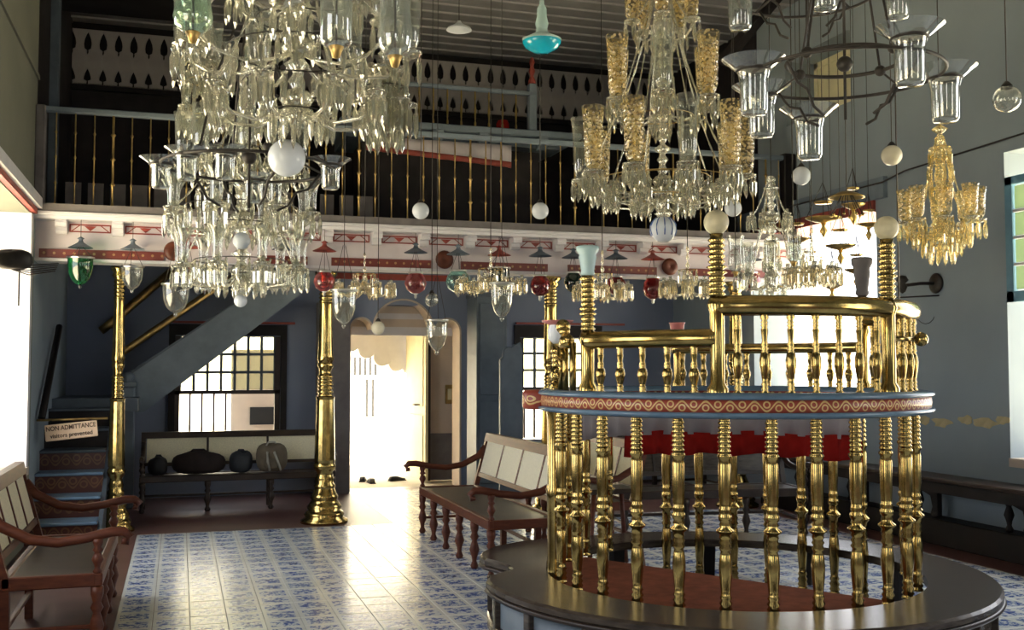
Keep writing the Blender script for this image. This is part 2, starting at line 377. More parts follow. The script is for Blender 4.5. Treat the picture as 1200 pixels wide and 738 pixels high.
# floor with individually laid tiles
floor = struct('floor', MB().box(XL - .5, XR + .5, YF - .4, YB + .4, -.2, -.012), 'terracotta')
def tile_mesh():
    h = TS / 2 - .0015; b = .003; m = MB()
    v = [(x * h, y * h, -.012) for x, y in ((-1, -1), (1, -1), (1, 1), (-1, 1))] + [(x * h, y * h, -.0025) for x, y in ((-1, -1), (1, -1), (1, 1), (-1, 1))] + [(x * (h - b), y * (h - b), 0) for x, y in ((-1, -1), (1, -1), (1, 1), (-1, 1))]
    f = [(8, 9, 10, 11)] + [(i + k * 4, (i + 1) % 4 + k * 4, (i + 1) % 4 + 4 + k * 4, i + 4 + k * 4) for k in (0, 1) for i in range(4)]
    return m.add(v, f)
TYE = TY0 + 22 * TS + .01
BC = Vector((3.44, 6.22, 0))            # centre of the reading platform
cells = []
for i in range(29):
    for j in range(-17, 36):
        x, y = TX0 + (i + .5) * TS, TY0 + (j + .5) * TS
        if y > TYE and not (TX0 + 11 * TS < x < TX0 + 17 * TS and y < YB): continue
        cells.append((x, y))
def vis(c):
    d = Vector((c[0], c[1], -EYE)); z = d.dot(FW)
    if z < .5: return False
    px = 600 + F * d.dot(RT) / z; py = 369 - F * d.dot(UP) / z
    return -30 < px < 1230 and py < 760 and (Vector((c[0], c[1], 0)) - BC).length > 1.35
near = sorted([c for c in cells if vis(c)], key=lambda c: c[0] ** 2 + c[1] ** 2)
single = set(near[:290]); tme = cm('tile', tile_mesh)
rest = MB()
for c in cells:
    if c in single:
        obj('tile', tme, 'tile', floor, (c[0], c[1], random.uniform(-.0008, .0008)), (random.uniform(-.002, .002), random.uniform(-.002, .002), 0))
    else:
        tm = tile_mesh(); rest.add(tm.v, tm.f, mtx=T(c[0], c[1], 0))
ro = obj('tile_field', rest, 'tile', floor); ro['kind'] = 'stuff'
struct('floor_border', MB().box(XL, XR, YF, 2.1, -.012, -.001).box(XL, TX0, 2.1, YB, -.012, -.001).box(TX0 + 29 * TS, XR, 2.1, YB, -.012, -.001).box(TX0, TX0 + 11 * TS, TYE, YB, -.012, -.001).box(TX0 + 17 * TS, TX0 + 29 * TS, TYE, YB, -.012, -.001), 'terracotta')

# ceiling boards with battens
ceil = struct('ceiling', MB().box(XL - .5, XR + .5, YF - .4, YB + .4, ZC + .03, ZC + .2), 'gallery_shade')
bme = cm('ceiling_board', lambda: MB().box(XL - .4, XR + .4, -.145, .145, 0, .025)); tme2 = cm('batten', lambda: MB().box(XL - .4, XR + .4, -.012, .012, -.02, .02))
y = YF + .1
while y < YB + .2:
    obj('ceiling_board', bme, 'ceiling', ceil, (0, y, ZC + random.uniform(0, .004))); obj('batten', tme2, 'batten', ceil, (0, y + .15, ZC)); y += .3
def beam(name, a, b, w, mat, kind=True):
    m = MB(); m.tube([a, b], w, 4, smooth=False); return struct(name, m, mat)
struct('ceiling_shade_block', MB().box(XL, -.05, 11.0, 12.6, 5.62, ZC - .03), 'gallery_shade')  # added dark block where the ceiling corner is only unlit
beam('ceiling_brace', pos(846, 74, 11.2), pos(912, -6, 11.2), .07, 'blackwood')
beam('ceiling_brace', pos(738, -8, 11.9), pos(752, 20, 11.9), .07, 'blackwood')

# gallery
struct('gallery_floor', MB().box(XL, XR, YG - .12, YB, 3.08, 3.2), 'slate')
struct('gallery_beam', MB().box(XL, XR, YG + .05, YG + .3, 2.70, 3.08), 'pinkwhite')
struct('trim_1', MB().box(XL, XR, YG - .2, YG + .06, 3.125, 3.2), 'greyboard'); struct('trim_17', MB().bev(XL, XR, YG - .22, YG + .06, 3.09, 3.125, .006).box(XL, XR, YG - .16, YG + .06, 3.06, 3.09), 'white')
cor = sempty('gallery_cornice')
def bracket():
    pr = [(0, 0), (-.15, 0), (-.165, -.03), (-.15, -.06), (-.12, -.065), (-.1, -.05), (-.085, -.065), (-.09, -.1), (-.07, -.125), (-.04, -.13), (0, -.11)]
    return MB().prism(pr, .1, 'yz', -.05)
brm = cm('bracket', bracket)
for k in range(17):
    x = XL + .24 + k * .51
    obj('bracket', brm, 'white', cor, (x, YG + .05, 3.06))
def dpanel():
    m = MB(); w = .19; z0, z1 = -.1, -.02
    for a in ((-w, w, z1 - .012, z1), (-w, w, z0, z0 + .012), (-w, -w + .012, z0, z1), (w - .012, w, z0, z1)): m.box(a[0], a[1], -.012, .0, a[2], a[3])
    for sx in (-1, 1): m.add([(sx * .19, -.006, -.1), (sx * .19 - sx * .014, -.006, -.1), (sx * .09 - sx * .014, -.006, -.02), (sx * .09, -.006, -.02)], [(0, 1, 2, 3)])
    return m
def tri(): return MB().prism([(-.055, -.038), (.055, -.038), (0, -.085)], .01, 'xz', -.013)
for k in range(16):
    x = XL + .495 + k * .51
    fr = obj('moulded_panel', cm('moulded_panel', dpanel), 'redtrim', cor, (x, YG + .05, 3.06))
    obj('painted_triangle', cm('painted_triangle', tri), 'redtrim', fr)
fr2 = scroll_mat('red_frieze_gold_dots', (.17, .035, .025), (.4, .24, .1), 1, .045, .013, .09, True, True)
MT['frieze'] = fr2
for a, b in ((45, 192), (302, 361), (389, 506), (541, 643), (667, 771), (806, 900)):
    xa, xb = at(a, 300, 1, YG)[0], at(b, 300, 1, YG)[0]
    f_ = obj('frieze_strip', MB().box(0, xb - xa, -.02, .0, .0, .085), 'frieze', cor, (xa, YG + .05, 2.705))
struct('trim_2', MB().box(XL, XR, YG + .02, YG + .32, 2.672, 2.70), 'white')
for px_, lab in ((204, 'near the staircase'), (521, 'above the middle of the doorway'), (785, 'over the reading platform')):
    p = at(px_, 298, 1, YG)
    t = obj('wooden_boss', MB().lathe([(0, 0), (.04, .02), (.085, .015), (.1, -.01), (.085, -.05), (0, -.06)], 20), 'wood', None, (p[0], YG - .01, 2.8), (pi / 2, 0, 0))
    tag(t, 'round dark wooden boss on the white gallery front ' + lab, 'boss')

# gallery balustrade: thin brass spindles
gb = thing('gallery_balustrade', 'long row of thin brass spindles under a grey rail along the gallery', 'balustrade', (0, YG - .06, 3.2))
def spindle(r):
    p = [(r * 1.6, 0), (r * 1.6, .02), (r, .04)]
    for z in (.22, .47, .71): p += [(r, z - .018), (r * 2.2, z), (r, z + .018)]
    p += [(r, .9)]
    return MB().lathe(p, 8)
k = 0; x = XL + .18
while x < XR - .05:
    big = k % 7 == 3
    obj('spindle', cm(('spindle', big), lambda: spindle(.0115 if big else .0065)), 'brass_dull', gb, (x, 0, 0)); x += .172; k += 1
obj('handrail', MB().bev(XL, XR, -.04, .04, .9, .955, .01), 'ltslate', gb)
obj('end_post', MB().bev(XL, XL + .09, -.06, .06, -.02, .96, .01), 'greyboard', gb); obj('end_post', MB().bev(XR - .16, XR, -.06, .06, -.02, .98, .01), 'blackwood', gb)
bs = thing('gallery_boarding', 'row of short grey boards standing behind the gallery spindles', 'boarding', (0, 11.6, 3.2))
for k in range(38):
    x = XL + .28 + k * .215
    if -1.2 < x < 2.0: obj('board', cm('short_board', lambda: MB().box(-.075, .075, 0, .02, 0, .34)), 'greyboard', bs, (x, 0, 0))
obj('bottom_rail', MB().box(XL + .15, 2.05, .02, .05, .05, .11), 'greyboard', bs)
# fretwork screen
ls = thing('fretwork_screen', 'greyish sawn fretwork screen with spade-shaped openings high behind the gallery', 'screen', (0, YB - .16, 5.17))
def splat():
    L = [(0, .0905), (.02, .08), (.05, .083), (.065, .048), (.1, .05), (.16, .068), (.21, .0905), (.38, .0905), (.41, .08), (.44, .083), (.46, .052), (.52, .045), (.58, .053), (.64, .075), (.67, .0905), (.72, .0905)]
    pl = [(w, z) for z, w in L] + [(-w, z) for z, w in reversed(L)]
    return MB().prism(pl, .03, 'xz')
for k in range(46):
    obj('splat', cm('splat', splat), 'lattice', ls, (XL + .1 + k * .181, 0, 0))
obj('top_rail', MB().box(XL, XR, -.01, .05, .7, .76), 'blackwood', ls)
obj('bottom_rail', MB().box(XL, XR, .0, .05, -.06, .012), 'blackwood', ls)
# post at the gallery's far end
struct('gallery_post', MB().bev(at(45, 90, 1, 12.0)[0], at(70, 90, 1, 12.0)[0], 11.9, 12.05, 3.2, 5.6, .01), 'slate')
# upper reading desk on the gallery
ud = thing('gallery_reading_desk', 'blue-grey raised reading desk behind the gallery rail with small gilt rail and draped hem', 'desk', (0, 12.0, 0))
obj('platform_top', MB().bev(1.7, 4.64, -.05, 1.1, 4.42, 4.5, .012), 'ltslate', ud)
obj('soffit', MB().box(1.78, 4.4, .05, 1.0, 4.3, 4.42), 'slate', ud); obj('pedestal', MB().box(2.0, 4.2, .3, .9, 3.2, 4.3), 'gallery_shade', ud)
for x in (2.2, 2.85, 3.4, 4.15): obj('bracket', cm('desk_bracket', lambda: MB().prism([(0, 0), (-.14, 0), (-.12, -.08), (-.04, -.13), (0, -.14)], .12, 'yz', -.06)), 'ltslate', ud, (x, .08, 4.42))
obj('upper_rail', MB().bev(2.0, 4.05, 0, .06, 4.93, 4.98, .01), 'ltslate', ud)
obj('corner_post', MB().bev(3.98, 4.08, 0, .1, 4.5, 5.08, .01), 'ltslate', ud)
obj('post_finial', MB().lathe([(.0, 5.42), (.02, 5.4), (.035, 5.35), (.02, 5.3), (.04, 5.24), (.02, 5.18), (.045, 5.12), (.05, 5.08), (0, 5.08)], 12, mtx=T(4.03, .05)), 'redtrim', ud)
for k in range(11):
    obj('spindle', cm('desk_spindle', lambda: MB().lathe([(.014, 0), (.014, .05), (.007, .08), (.016, .2), (.007, .3), (.012, .36), (.008, .43)], 8)), 'brass_dark', ud, (2.12 + k * .17, .03, 4.5))
def valance(pts, z0, z1, amp, per, thick=.012):
    """hanging cloth strip that follows a path with pleats; pts list of (x,y)"""
    m = MB(); v = []; f = []; n = len(pts); R_ = 3; acc = 0
    for i, p in enumerate(pts):
        if i: acc += sqrt((p[0] - pts[i - 1][0]) ** 2 + (p[1] - pts[i - 1][1]) ** 2)
        a = pts[max(i - 1, 0)]; b = pts[min(i + 1, n - 1)]; dx, dy = b[0] - a[0], b[1] - a[1]; l = sqrt(dx * dx + dy * dy)
        nx, ny = -dy / l, dx / l; w = amp * sin(acc * 2 * pi / per)
        for sgn in (0, 1):
            for q in range(R_):
                t = q / (R_ - 1); o = w * (.3 + .7 * (1 - t)) + sgn * thick
                v.append((p[0] + nx * o, p[1] + ny * o, z0(i / (n - 1)) + (z1(i / (n - 1)) - z0(i / (n - 1))) * t))
    W_ = 2 * R_
    for i in range(n - 1):
        for q in range(R_ - 1):
            f.append((i * W_ + q, (i + 1) * W_ + q, (i + 1) * W_ + q + 1, i * W_ + q + 1))
            f.append((i * W_ + R_ + q, i * W_ + R_ + q + 1, (i + 1) * W_ + R_ + q + 1, (i + 1) * W_ + R_ + q))
        f.append((i * W_, i * W_ + R_, (i + 1) * W_ + R_, (i + 1) * W_)); f.append((i * W_ + R_ - 1, (i + 1) * W_ + R_ - 1, (i + 1) * W_ + W_ - 1, i * W_ + W_ - 1))
    return m.add(v, f, True)
hp = [(2.0 + 1.75 * i / 60, -.02) for i in range(61)]
obj('white_drape', valance(hp, lambda t: 4.2 - .1 * t, lambda t: 4.3, .015, .17), 'whitecloth', ud)
obj('red_hem', valance(hp, lambda t: 4.14 - .11 * t, lambda t: 4.2 - .1 * t, .015, .17), 'redtrim', ud)
for k, (x, c) in enumerate(((2.1, 'cream'), (2.3, 'cream'), (3.75, 'redcloth'))):
    t = obj('cushion', MB().lathe([(0, 0), (.06, .01), (.08, .06), (.08, .14), (.06, .18), (0, .19)], 14), c, None, (x, 12.35, 4.501))
    tag(t, ('cream bolster on the gallery desk nearest the big chandelier', 'second cream bolster along the gallery desk', 'small red bundle at the corner post of the gallery desk')[k], 'cushion')

# ------------------------------------------------------------------ brass columns
def column(x, y, label, h=2.7):
    t = thing('brass_column', label, 'column', (x, y, 0))
    base = [(.25, 0), (.25, .03), (.2, .06), (.215, .09), (.19, .12), (.17, .13), (.185, .17), (.16, .2), (.135, .24), (.15, .27), (.13, .3), (.105, .36)]
    obj('flared_base', MB().lathe([(0, 0)] + base, 28), 'brass', t)
    p = [(.105, .36), (.115, .39), (.09, .42), (.1, .46), (.085, .5), (.082, .53)]
    obj('lower_drum', MB().lathe(p + [(.11, .56), (.12, .6), (.105, .63)], 24), 'brass', t)
    fl = MB()
    seg = 16; prof = [(.105, .63), (.11, .66), (.095, 1.3), (.105, 1.33)]
    fl.lathe(prof, seg, smooth=False); obj('fluted_shaft', fl, 'brass', t)
    bead = []
    z = 1.33
    for k in range(6): bead += [(.07, z), (.088, z + .015), (.07, z + .03)]; z += .04
    bead += [(.06, z + .02), (.068, z + .06), (.088, z + .1), (.075, z + .13)]
    obj('beaded_knop', MB().lathe(bead, 20), 'brass', t)
    z += .13
    obj('upper_shaft', MB().lathe([(.075, z), (.09, z + .03), (.08, z + .1), (.068, 2.32), (.075, 2.34)], 20), 'brass', t)
    cap = []
    zz = 2.34
    while zz < h - .14: cap += [(.065, zz), (.08, zz + .015), (.065, zz + .03)]; zz += .04
    cap += [(.07, h - .12), (.1, h - .09), (.08, h - .06), (.12, h - .03), (.12, h), (0, h)]
    obj('ringed_capital', MB().lathe(cap, 20), 'brass', t); return t
column(-.6, 11.45, 'slender brass-sheathed column at the foot of the staircase', 2.672).scale = (.74, .74, 1)
column(1.49, 11.45, 'brass-sheathed column with flared ringed base left of the doorway', 2.672)
column(4.0, 11.3, 'brass-sheathed column behind the reading platform beside the far window', 2.672)
column(6.35, 11.3, 'brass-sheathed column near the right wall behind the reading platform', 2.672)

# ------------------------------------------------------------------ windows in the back wall
def pane_window(name, x0, x1, z0, z1, zm, cols, rows, frame='darkwood', y=YB):
    t = sempty(name)
    m = MB()
    for a in ((x0, x0 + .09, z0, z1), (x1 - .09, x1, z0, z1), (x0, x1, z1 - .1, z1), (x0, x1, z0, z0 + .03), (x0, x1, zm, zm + .05)): m.box(a[0], a[1], y + .02, y + .1, a[2], a[3])
    obj('window_frame', m, frame, t)
    w = (x1 - x0 - .18) / cols; h = (z1 - .1 - zm - .05) / rows
    for i in range(cols + 1): obj('muntin', MB().box(-.017, .017, 0, .03, 0, rows * h), 'slate', t, (x0 + .09 + i * w, y + .04, zm + .05))
    for j in range(1, rows): obj('muntin', MB().box(0, cols * w, 0, .028, -.017, .017), 'slate', t, (x0 + .09, y + .041, zm + .05 + j * h))
    pm = cm(('window_pane', round(w, 3), round(h, 3)), lambda: MB().box(-w / 2 + .008, w / 2 - .008, 0, .006, -h / 2 + .008, h / 2 - .008))
    for i in range(cols):
        for j in range(rows): obj('window_pane', pm, 'pane', t, (x0 + .09 + (i + .5) * w, y + .05, zm + .05 + (j + .5) * h))
    return t
w1 = pane_window('window_1', -.09, 1.28, .7, 2.15, 1.3, 7, 3)
for k in range(4): obj('window_bar', cm('window_bar', lambda: MB().box(-.014, .014, 0, .028, 0, .6)), 'darkwood', w1, (.13 + k * .15, YB + .2, .72))
w2 = pane_window('window_2', 4.53, 5.8, .6, 2.18, 1.32, 6, 3)
for k in range(7): obj('window_bar', CACHE['window_bar'], 'darkwood', w2, (4.7 + k * .15, YB + .2, .64))
struct('trim_3', MB().box(-.1, 1.44, YB - .05, YB, 2.21, 2.24), 'redtrim')
struct('trim_4', MB().box(1.62, 3.75, YB - .05, YB, 2.83, 2.91), 'redtrim')
struct('trim_5', MB().box(4.5, 6.15, YB - .05, YB, 2.25, 2.28), 'redtrim')
struct('trim_6', MB().box(-.14, -.06, YB - .04, YB, .4, 2.2).box(1.26, 1.34, YB - .04, YB, .4, 2.2).box(-.06, 1.26, YB - .04, YB, 2.06, 2.2).box(4.48, 4.56, YB - .04, YB, .3, 2.24).box(4.56, 5.8, YB - .04, YB, 2.07, 2.24), 'blackwood')
# pilasters beside the doorway
struct('wall_pilaster', MB().box(1.72, 2.13, YB - .28, YB, 0, 2.5), 'greyboard')
struct('wall_pier', MB().box(4.05, 4.4, YB - .12, YB, 0, 3.0), 'wall_back')

# ------------------------------------------------------------------ trefoil doorway
x0, x1 = 2.17, 3.7
top = []
top += arc(2.325, 2.17, .145, 180, 30, 8)
top += arc(2.9, 2.15, .42, 178, 12, 16)
top += arc(3.52, 2.14, .18, 165, 0, 10)
spr = [(x1 + .02, 2.14), (x1 + .02, 2.6), (x0 - .02, 2.6), (x0 - .02, 2.17)] + top
struct('door_arch', MB().prism(spr, .4, 'xz', YB + .001), 'wall_back')
ed = [(x0, 0), (x0, 2.17)] + top + [(x1, 2.14), (x1, 0)]
arm = MB()
for i in range(len(ed) - 1):
    a, b = ed[i], ed[i + 1]
    arm.add([(a[0], YB - .012, a[1]), (b[0], YB - .012, b[1]), (b[0], YB + .4, b[1]), (a[0], YB + .4, a[1])], [(0, 1, 2, 3)])
arch_o = struct('trim_7', arm, 'beige'); sol = arch_o.modifiers.new('s', 'SOLIDIFY'); sol.thickness = .025; sol.offset = 0
# porch behind: side walls, ceiling, outer arch
struct('porch_wall', MB().box(3.44, 4.1, 15.2, 15.35, 0, 3), 'beige'); struct('porch_wall', MB().box(3.98, 4.1, YB + .4, 15.2, 0, 3), 'beige'); struct('porch_wall', MB().box(1.6, 1.72, YB + .4, 16.2, 0, 3), 'beige')
struct('porch_dado', MB().box(3.45, 3.98, 15.17, 15.2, 0, .68), 'greyboard'); struct('porch_lintel', MB().box(1.72, 3.98, YB + .42, YB + .5, 2.21, 2.75), 'beige'); struct('trim_16', MB().box(1.72, 3.98, YB + .41, YB + .52, 2.09, 2.21), 'white')
struct('porch_ceiling', MB().box(1.6, 4.1, YB + .4, 16.4, 2.32, 2.4), 'white')
op = [(3.44, 2.4), (1.72, 2.4), (1.72, 2.1), (2.2, 2.0)]
sc_ = []
for cx_, cz_, r_ in ((2.52, 1.99, .1), (2.74, 1.91, .13), (2.98, 1.8, .14), (3.2, 1.7, .12), (3.38, 1.63, .08)):
    sc_ += arc(cx_, cz_, r_, 190, 340, 6)
op += [(2.4, 1.98)] + sc_ + [(3.44, 1.66)]
struct('outer_arch', MB().prism(op, .12, 'xz', 16.2), 'white')
struct('porch_end_wall', MB().box(3.44, 4.1, 16.2, 16.34, 0, 2.4), 'beige')
dl = sempty('door_1')
a_ = Vector((3.40, 14.95, 0)); b_ = Vector((3.36, 16.15, 0)); dd = (b_ - a_); ang = atan2(dd.y, dd.x); L_ = dd.length
dleaf = obj('door_leaf', MB().bev(0, L_, -.02, .02, .01, 2.28, .004), 'cream', dl, a_, (0, 0, ang))
for z0_, z1_ in ((.12, .95), (1.08, 2.16)):
    obj('door_panel', MB().bev(.12, L_ - .12, .02, .032, z0_, z1_, .004), 'cream', dl, a_, (0, 0, ang))
obj('door_handle', MB().tube([(L_ * .25, .03, 1.1), (L_ * .25, .09, 1.1), (L_ * .25 + .1, .1, 1.1)], .012, 6), 'iron', dl, a_, (0, 0, ang))
struct('door_jamb', MB().box(3.4, 3.49, 15.1, 15.2, 0, 2.3), 'darkwood')
sw = thing('switch_box', 'small brass-edged switch box on the porch wall inside the doorway', 'switch', (3.79, 15.2, 1.25))
obj('box_body', MB().bev(-.06, .06, -.04, 0, -.14, .14, .005), 'brass_dull', sw); obj('switch_plate', MB().box(-.03, .03, -.046, -.04, -.08, .08), 'cream', sw)
# courtyard beyond
struct('ground', MB().box(-14, 24, YB + .4, 34, -.1, -.02).box(-14, XL - .5, -12, YB + .4, -.1, -.02).box(XR + .5, 24, -12, YB + .4, -.1, -.02).box(XL - .5, XR + .5, -12, YF - .4, -.1, -.02), 'ground')
cw = sempty('courtyard_wall')
obj('wall_face', MB().box(-8, 14, 20, 20.3, -.1, 3.4), 'court', cw)
c0, c1 = at(414, 430, 1, 20), at(442, 430, 1, 20)
obj('window_recess', MB().box(c0[0], c1[0], 19.97, 20, .75, 1.9), 'court', cw)
for k in range(5):
    p = at(416 + k * 6, 420, 1, 19.9); obj('window_bar', MB().box(-.02, .02, -.02, .02, 0, .34), 'courtgrey', cw, (p[0], 19.9, 1.5))
for k in range(2):
    p = at(430 + k * 7, 460, 1, 19.9); obj('window_bar', MB().box(-.02, .02, -.02, .02, 0, .7), 'courtgrey', cw, (p[0], 19.9, .72))
# grey outbuilding behind the first window
ob = sempty('outbuilding_wall')
p0, p1 = at(271, 462, 1, 15.6), at(330, 462, 1, 15.6)
obj('wall_face', MB().box(p0[0], p1[0] + .35, 15.6, 15.75, -.05, 1.9), 'beige', ob)
q0, q1 = at(293, 477, 1, 15.6), at(321, 497, 1, 15.6)
obj('shutter', MB().box(q0[0], q1[0], 15.56, 15.6, q1[2], q0[2]), 'courtgrey', ob)
# shoes left at the door
def shoe():
    m = MB(); L = [(0, .028, .0, .02), (.03, .04, 0, .055), (.12, .036, 0, .06), (.2, .045, 0, .035), (.26, .035, 0, .025), (.28, .01, .005, .015)]
    v = []; f = []
    for x, w, z0, z1 in L: v += [(x, -w, z0), (x, w, z0), (x, w * .8, z1), (x, -w * .8, z1)]
    for i in range(len(L) - 1):
        for k in range(4): a = i * 4 + k; b = i * 4 + (k + 1) % 4; f.append((a, b, b + 4, a + 4))
    f += [(0, 3, 2, 1), (20, 21, 22, 23)]; return m.add(v, f, True)
for k, (px, py, a) in enumerate(((424, 565, 1.3), (437, 567, 1.6), (456, 564, .4))):
    p = at(px, py, 2, -.02)
    t = thing('sandal', ('dark sandal outside the doorway, on the courtyard side of its pair', 'dark sandal outside the doorway, other one of the pair', 'single dark sandal lying apart near the door leaf')[k], 'shoe', (p[0], p[1], -.02 if p[1] > 14.6 else 0), a)
    obj('upper', MB().add(*[(lambda s: (s.v, s.f, True))(shoe())][0]), 'black', t, (0, 0, .012)); obj('sole', MB().bev(0, .28, -.045, .045, 0, .013, .003), 'bag_dark', t)

# ------------------------------------------------------------------ cupboards right of the doorway
cb = thing('tall_cupboard', 'tall slate-blue cupboard standing right of the doorway', 'cupboard', (3.74, 13.5, 0))
obj('carcass', MB().bev(0, .42, 0, .5, 0, 2.62, .01), 'slate', cb); obj('cornice', MB().bev(-.02, .44, -.03, .5, 2.58, 2.64, .01), 'slate', cb)
for z0_, z1_ in ((.12, 1.2), (1.28, 2.5)): obj('door_panel', MB().bev(.04, .38, -.02, 0, z0_, z1_, .008), 'slate', cb)
scn = thing('shaped_bench_end', 'dark grey panel with a carved shaped top beside the tall cupboard', 'panel', (3.9, 12.95, 0))
pl = [(0, 0), (.3, 0), (.3, 1.9), (.26, 1.96), (.2, 1.93), (.15, 1.9), (.09, 1.9), (.05, 1.86), (.04, 1.78), (0, 1.74)]
obj('board', MB().prism(pl, .05, 'xz'), 'slate', scn); obj('edge_moulding', MB().tube([(p[0], -.005, p[1]) for p in pl[2:]], .014, 6), 'slate', scn)

# ------------------------------------------------------------------ staircase
st = thing('gallery_staircase', 'steep staircase with blue treads and patterned red risers turning up to the gallery', 'staircase', (0, 0, 0))
riser = scroll_mat('red_riser_gold_scroll', (.075, .02, .014), (.15, .07, .03), 1, .1, .05, .2, False, True)
MT['riser'] = riser
for k in range(6):
    z = .2 * (k + 1); y = 10.75 + k * .34
    x0_ = XL + .0; x1_ = -.72
    obj('riser', MB().box(0, x1_ - x0_, 0, .02, 0, .2), 'riser' if k < 4 else 'gallery_shade', st, (x0_, y, z - .2))
    obj('tread', MB().bev(x0_, x1_, y - .03, y + .36, z - .03, z, .008), 'tread' if k < 3 else 'slate', st)  # upper treads and risers take darker colours for the alcove's shade
obj('landing', MB().box(XL, -.45, 12.75, YB, 1.15, 1.3), 'slate', st)
obj('side_string', MB().prism([(10.72, 0), (12.8, 0), (12.8, 1.3), (10.72, .12)], .04, 'yz', -.72), 'slate', st)
for k in range(10):
    z = 1.3 + .18 * (k + 1); x = -.45 + k * .2
    obj('riser', MB().box(x, x + .02, 13.34, YB - .02, z - .18, z), 'gallery_shade', st); obj('tread', MB().box(x - .02, x + .24, 13.34, YB - .02, z - .03, z), 'slate', st)
sp = [(-.62, 1.12), (-.4, 1.12), (1.62, 2.72), (1.62, 3.07), (1.5, 3.07), (-.62, 1.52)]
obj('stringer', MB().prism(sp, .05, 'xz', 13.28), 'ltslate', st); obj('stringer_cap', MB().prism([(1.5, 3.05), (1.55, 3.09), (-.62, 1.555), (-.62, 1.515)], .09, 'xz', 13.26), 'slate', st)
nw = MB().bev(-.66, -.5, 13.18, 13.34, 0, 1.42, .015).bev(-.68, -.48, 13.16, 13.36, 1.42, 1.48, .01); obj('newel_post', nw, 'ltslate', st)
obj('newel_cap', MB().lathe([(.0, 1.6), (.05, 1.58), (.075, 1.54), (.05, 1.5), (.08, 1.48), (0, 1.48)], 14, mtx=T(-.58, 13.26)), 'ltslate', st)
obj('brass_handrail', MB().tube([(-.75, 13.3, 1.79), (-.64, 13.3, 1.83), (.75, 13.3, 2.87)], .032, 8, flat=1.3), 'brass_dull', st)
obj('wall_handrail', MB().tube([(-.95, 14.1, 2.1), (-.85, 14.1, 2.18), (.02, 14.1, 3.0)], .04, 8, flat=1.3), 'brass_dull', st)
obj('dark_handrail', MB().tube([(XL + .06, 11.35, 1.15), (XL + .06, 12.75, 2.1)], .035, 8), 'blackwood', st)
obj('barrier_pole', MB().tube([(XL + .02, 11.3, 1.13), (-.68, 11.3, 1.14)], .012, 8), 'brass_dull', st)
sg = thing('notice_board', 'small tilted cream notice board hung across the staircase foot', 'sign', (-1.01, 11.26, 1.03), 0)
sg.rotation_euler = (0, -.1, 0)
obj('board', MB().bev(-.24, .24, -.01, .012, -.085, .075, .008), 'paper', sg)
def text(s, x, z, size, parent, mat='ink', sx=1):
    c = bpy.data.curves.new('lettering', 'FONT'); c.body = s; c.size = size; c.extrude = .001; c.offset = .0012; c.align_x = 'CENTER'; c.align_y = 'CENTER'
    o = bpy.data.objects.new('lettering', c); COL.objects.link(o)
    bpy.context.view_layer.update()
    me = bpy.data.meshes.new_from_object(o); bpy.data.objects.remove(o); me.materials.clear(); me.materials.append(MT[mat])
    return obj('lettering', me, mat, parent, (x, -.013, z), (pi / 2, 0, 0), (sx, 1, 1))
text('NON ADMITTANCE', 0, .033, .062, sg, sx=.82); text('visitors prevented', 0, -.04, .056, sg, sx=.95)
obj('hanging_loop', MB().tube([(-.18, 0, .07), (-.19, 0, .112), (-.17, 0, .114)], .004, 5), 'iron', sg); obj('hanging_loop', MB().tube([(.18, 0, .07), (.19, 0, .085), (.17, 0, .09)], .004, 5), 'iron', sg)

# ------------------------------------------------------------------ left wall window reveal and trims
struct('trim_8', MB().box(XL - .02, XL + .05, 8.0, 10.78, 3.09, 3.14), 'redtrim'); struct('trim_9', MB().box(XL - .02, XL + .09, 8.0, 10.78, 3.14, 3.24), 'white')
struct('trim_10', MB().box(XL - .5, XL + .03, 8.2, 10.72, .66, .735), 'beige'); struct('trim_11', MB().box(XL - .49, XL + .015, 10.66, 10.8, .72, 3.08), 'white')
struct('trim_12', MB().box(XL - .5, XL + .02, YF, 11, 4.42, 4.46), 'wall_left')
# right wall: lintels, casement, reveals
struct('trim_13', MB().box(XR - .03, XR + .5, 9.4, 11.9, 3.28, 3.4), 'redtrim'); struct('trim_14', MB().box(XR - .05, XR + .02, 9.2, 12.2, 3.4, 3.62), 'ltslate')
struct('trim_15', MB().box(XR - .02, XR + .5, 5.2, 7.58, .78, .855), 'beige')
wz = sempty('window_3')
fr_ = MB()
y0_, y1_, z0_, z1_ = 6.6, 7.56, 2.22, 3.32
xx = XR - .02
for a in ((y0_, y1_, z0_, z0_ + .09), (y0_, y1_, z1_ - .07, z1_), (y1_ - .08, y1_, z0_, z1_), (y0_, y0_ + .08, z0_, z1_)): fr_.box(xx, xx + .05, a[0], a[1], a[2], a[3])
obj('window_frame', fr_, 'teal_frame', wz)
for i in range(4):
    for j in range(4):
        cyy = y1_ - .08 - (i + .5) * .2; czz = z0_ + .09 + (j + .5) * .235
        obj('window_pane', cm('casement_pane', lambda: MB().box(0, .008, -.085, .085, -.1, .1)), 'pane_green', wz, (xx + .02, cyy, czz))
        if j: obj('muntin', cm('mun_a', lambda: MB().box(0, .03, -.1, .1, -.012, .012)), 'white', wz, (xx + .01, cyy, czz - .117))
    if i: obj('muntin', cm('mun_b', lambda: MB().box(0, .03, -.012, .012, 0, .94)), 'white', wz, (xx + .012, y1_ - .08 - i * .2, z0_ + .09))
hw = sempty('window_4')     # high window on the right wall; warm light put into its cream frame and panel
obj('window_frame', MB().box(XR + .4, XR + .46, 9.8, 11.1, 4.55, 4.62).box(XR + .4, XR + .46, 9.8, 11.1, 5.28, 5.35).box(XR + .4, XR + .46, 9.8, 9.87, 4.55, 5.35).box(XR + .4, XR + .46, 11.03, 11.1, 4.55, 5.35), 'cream', hw)
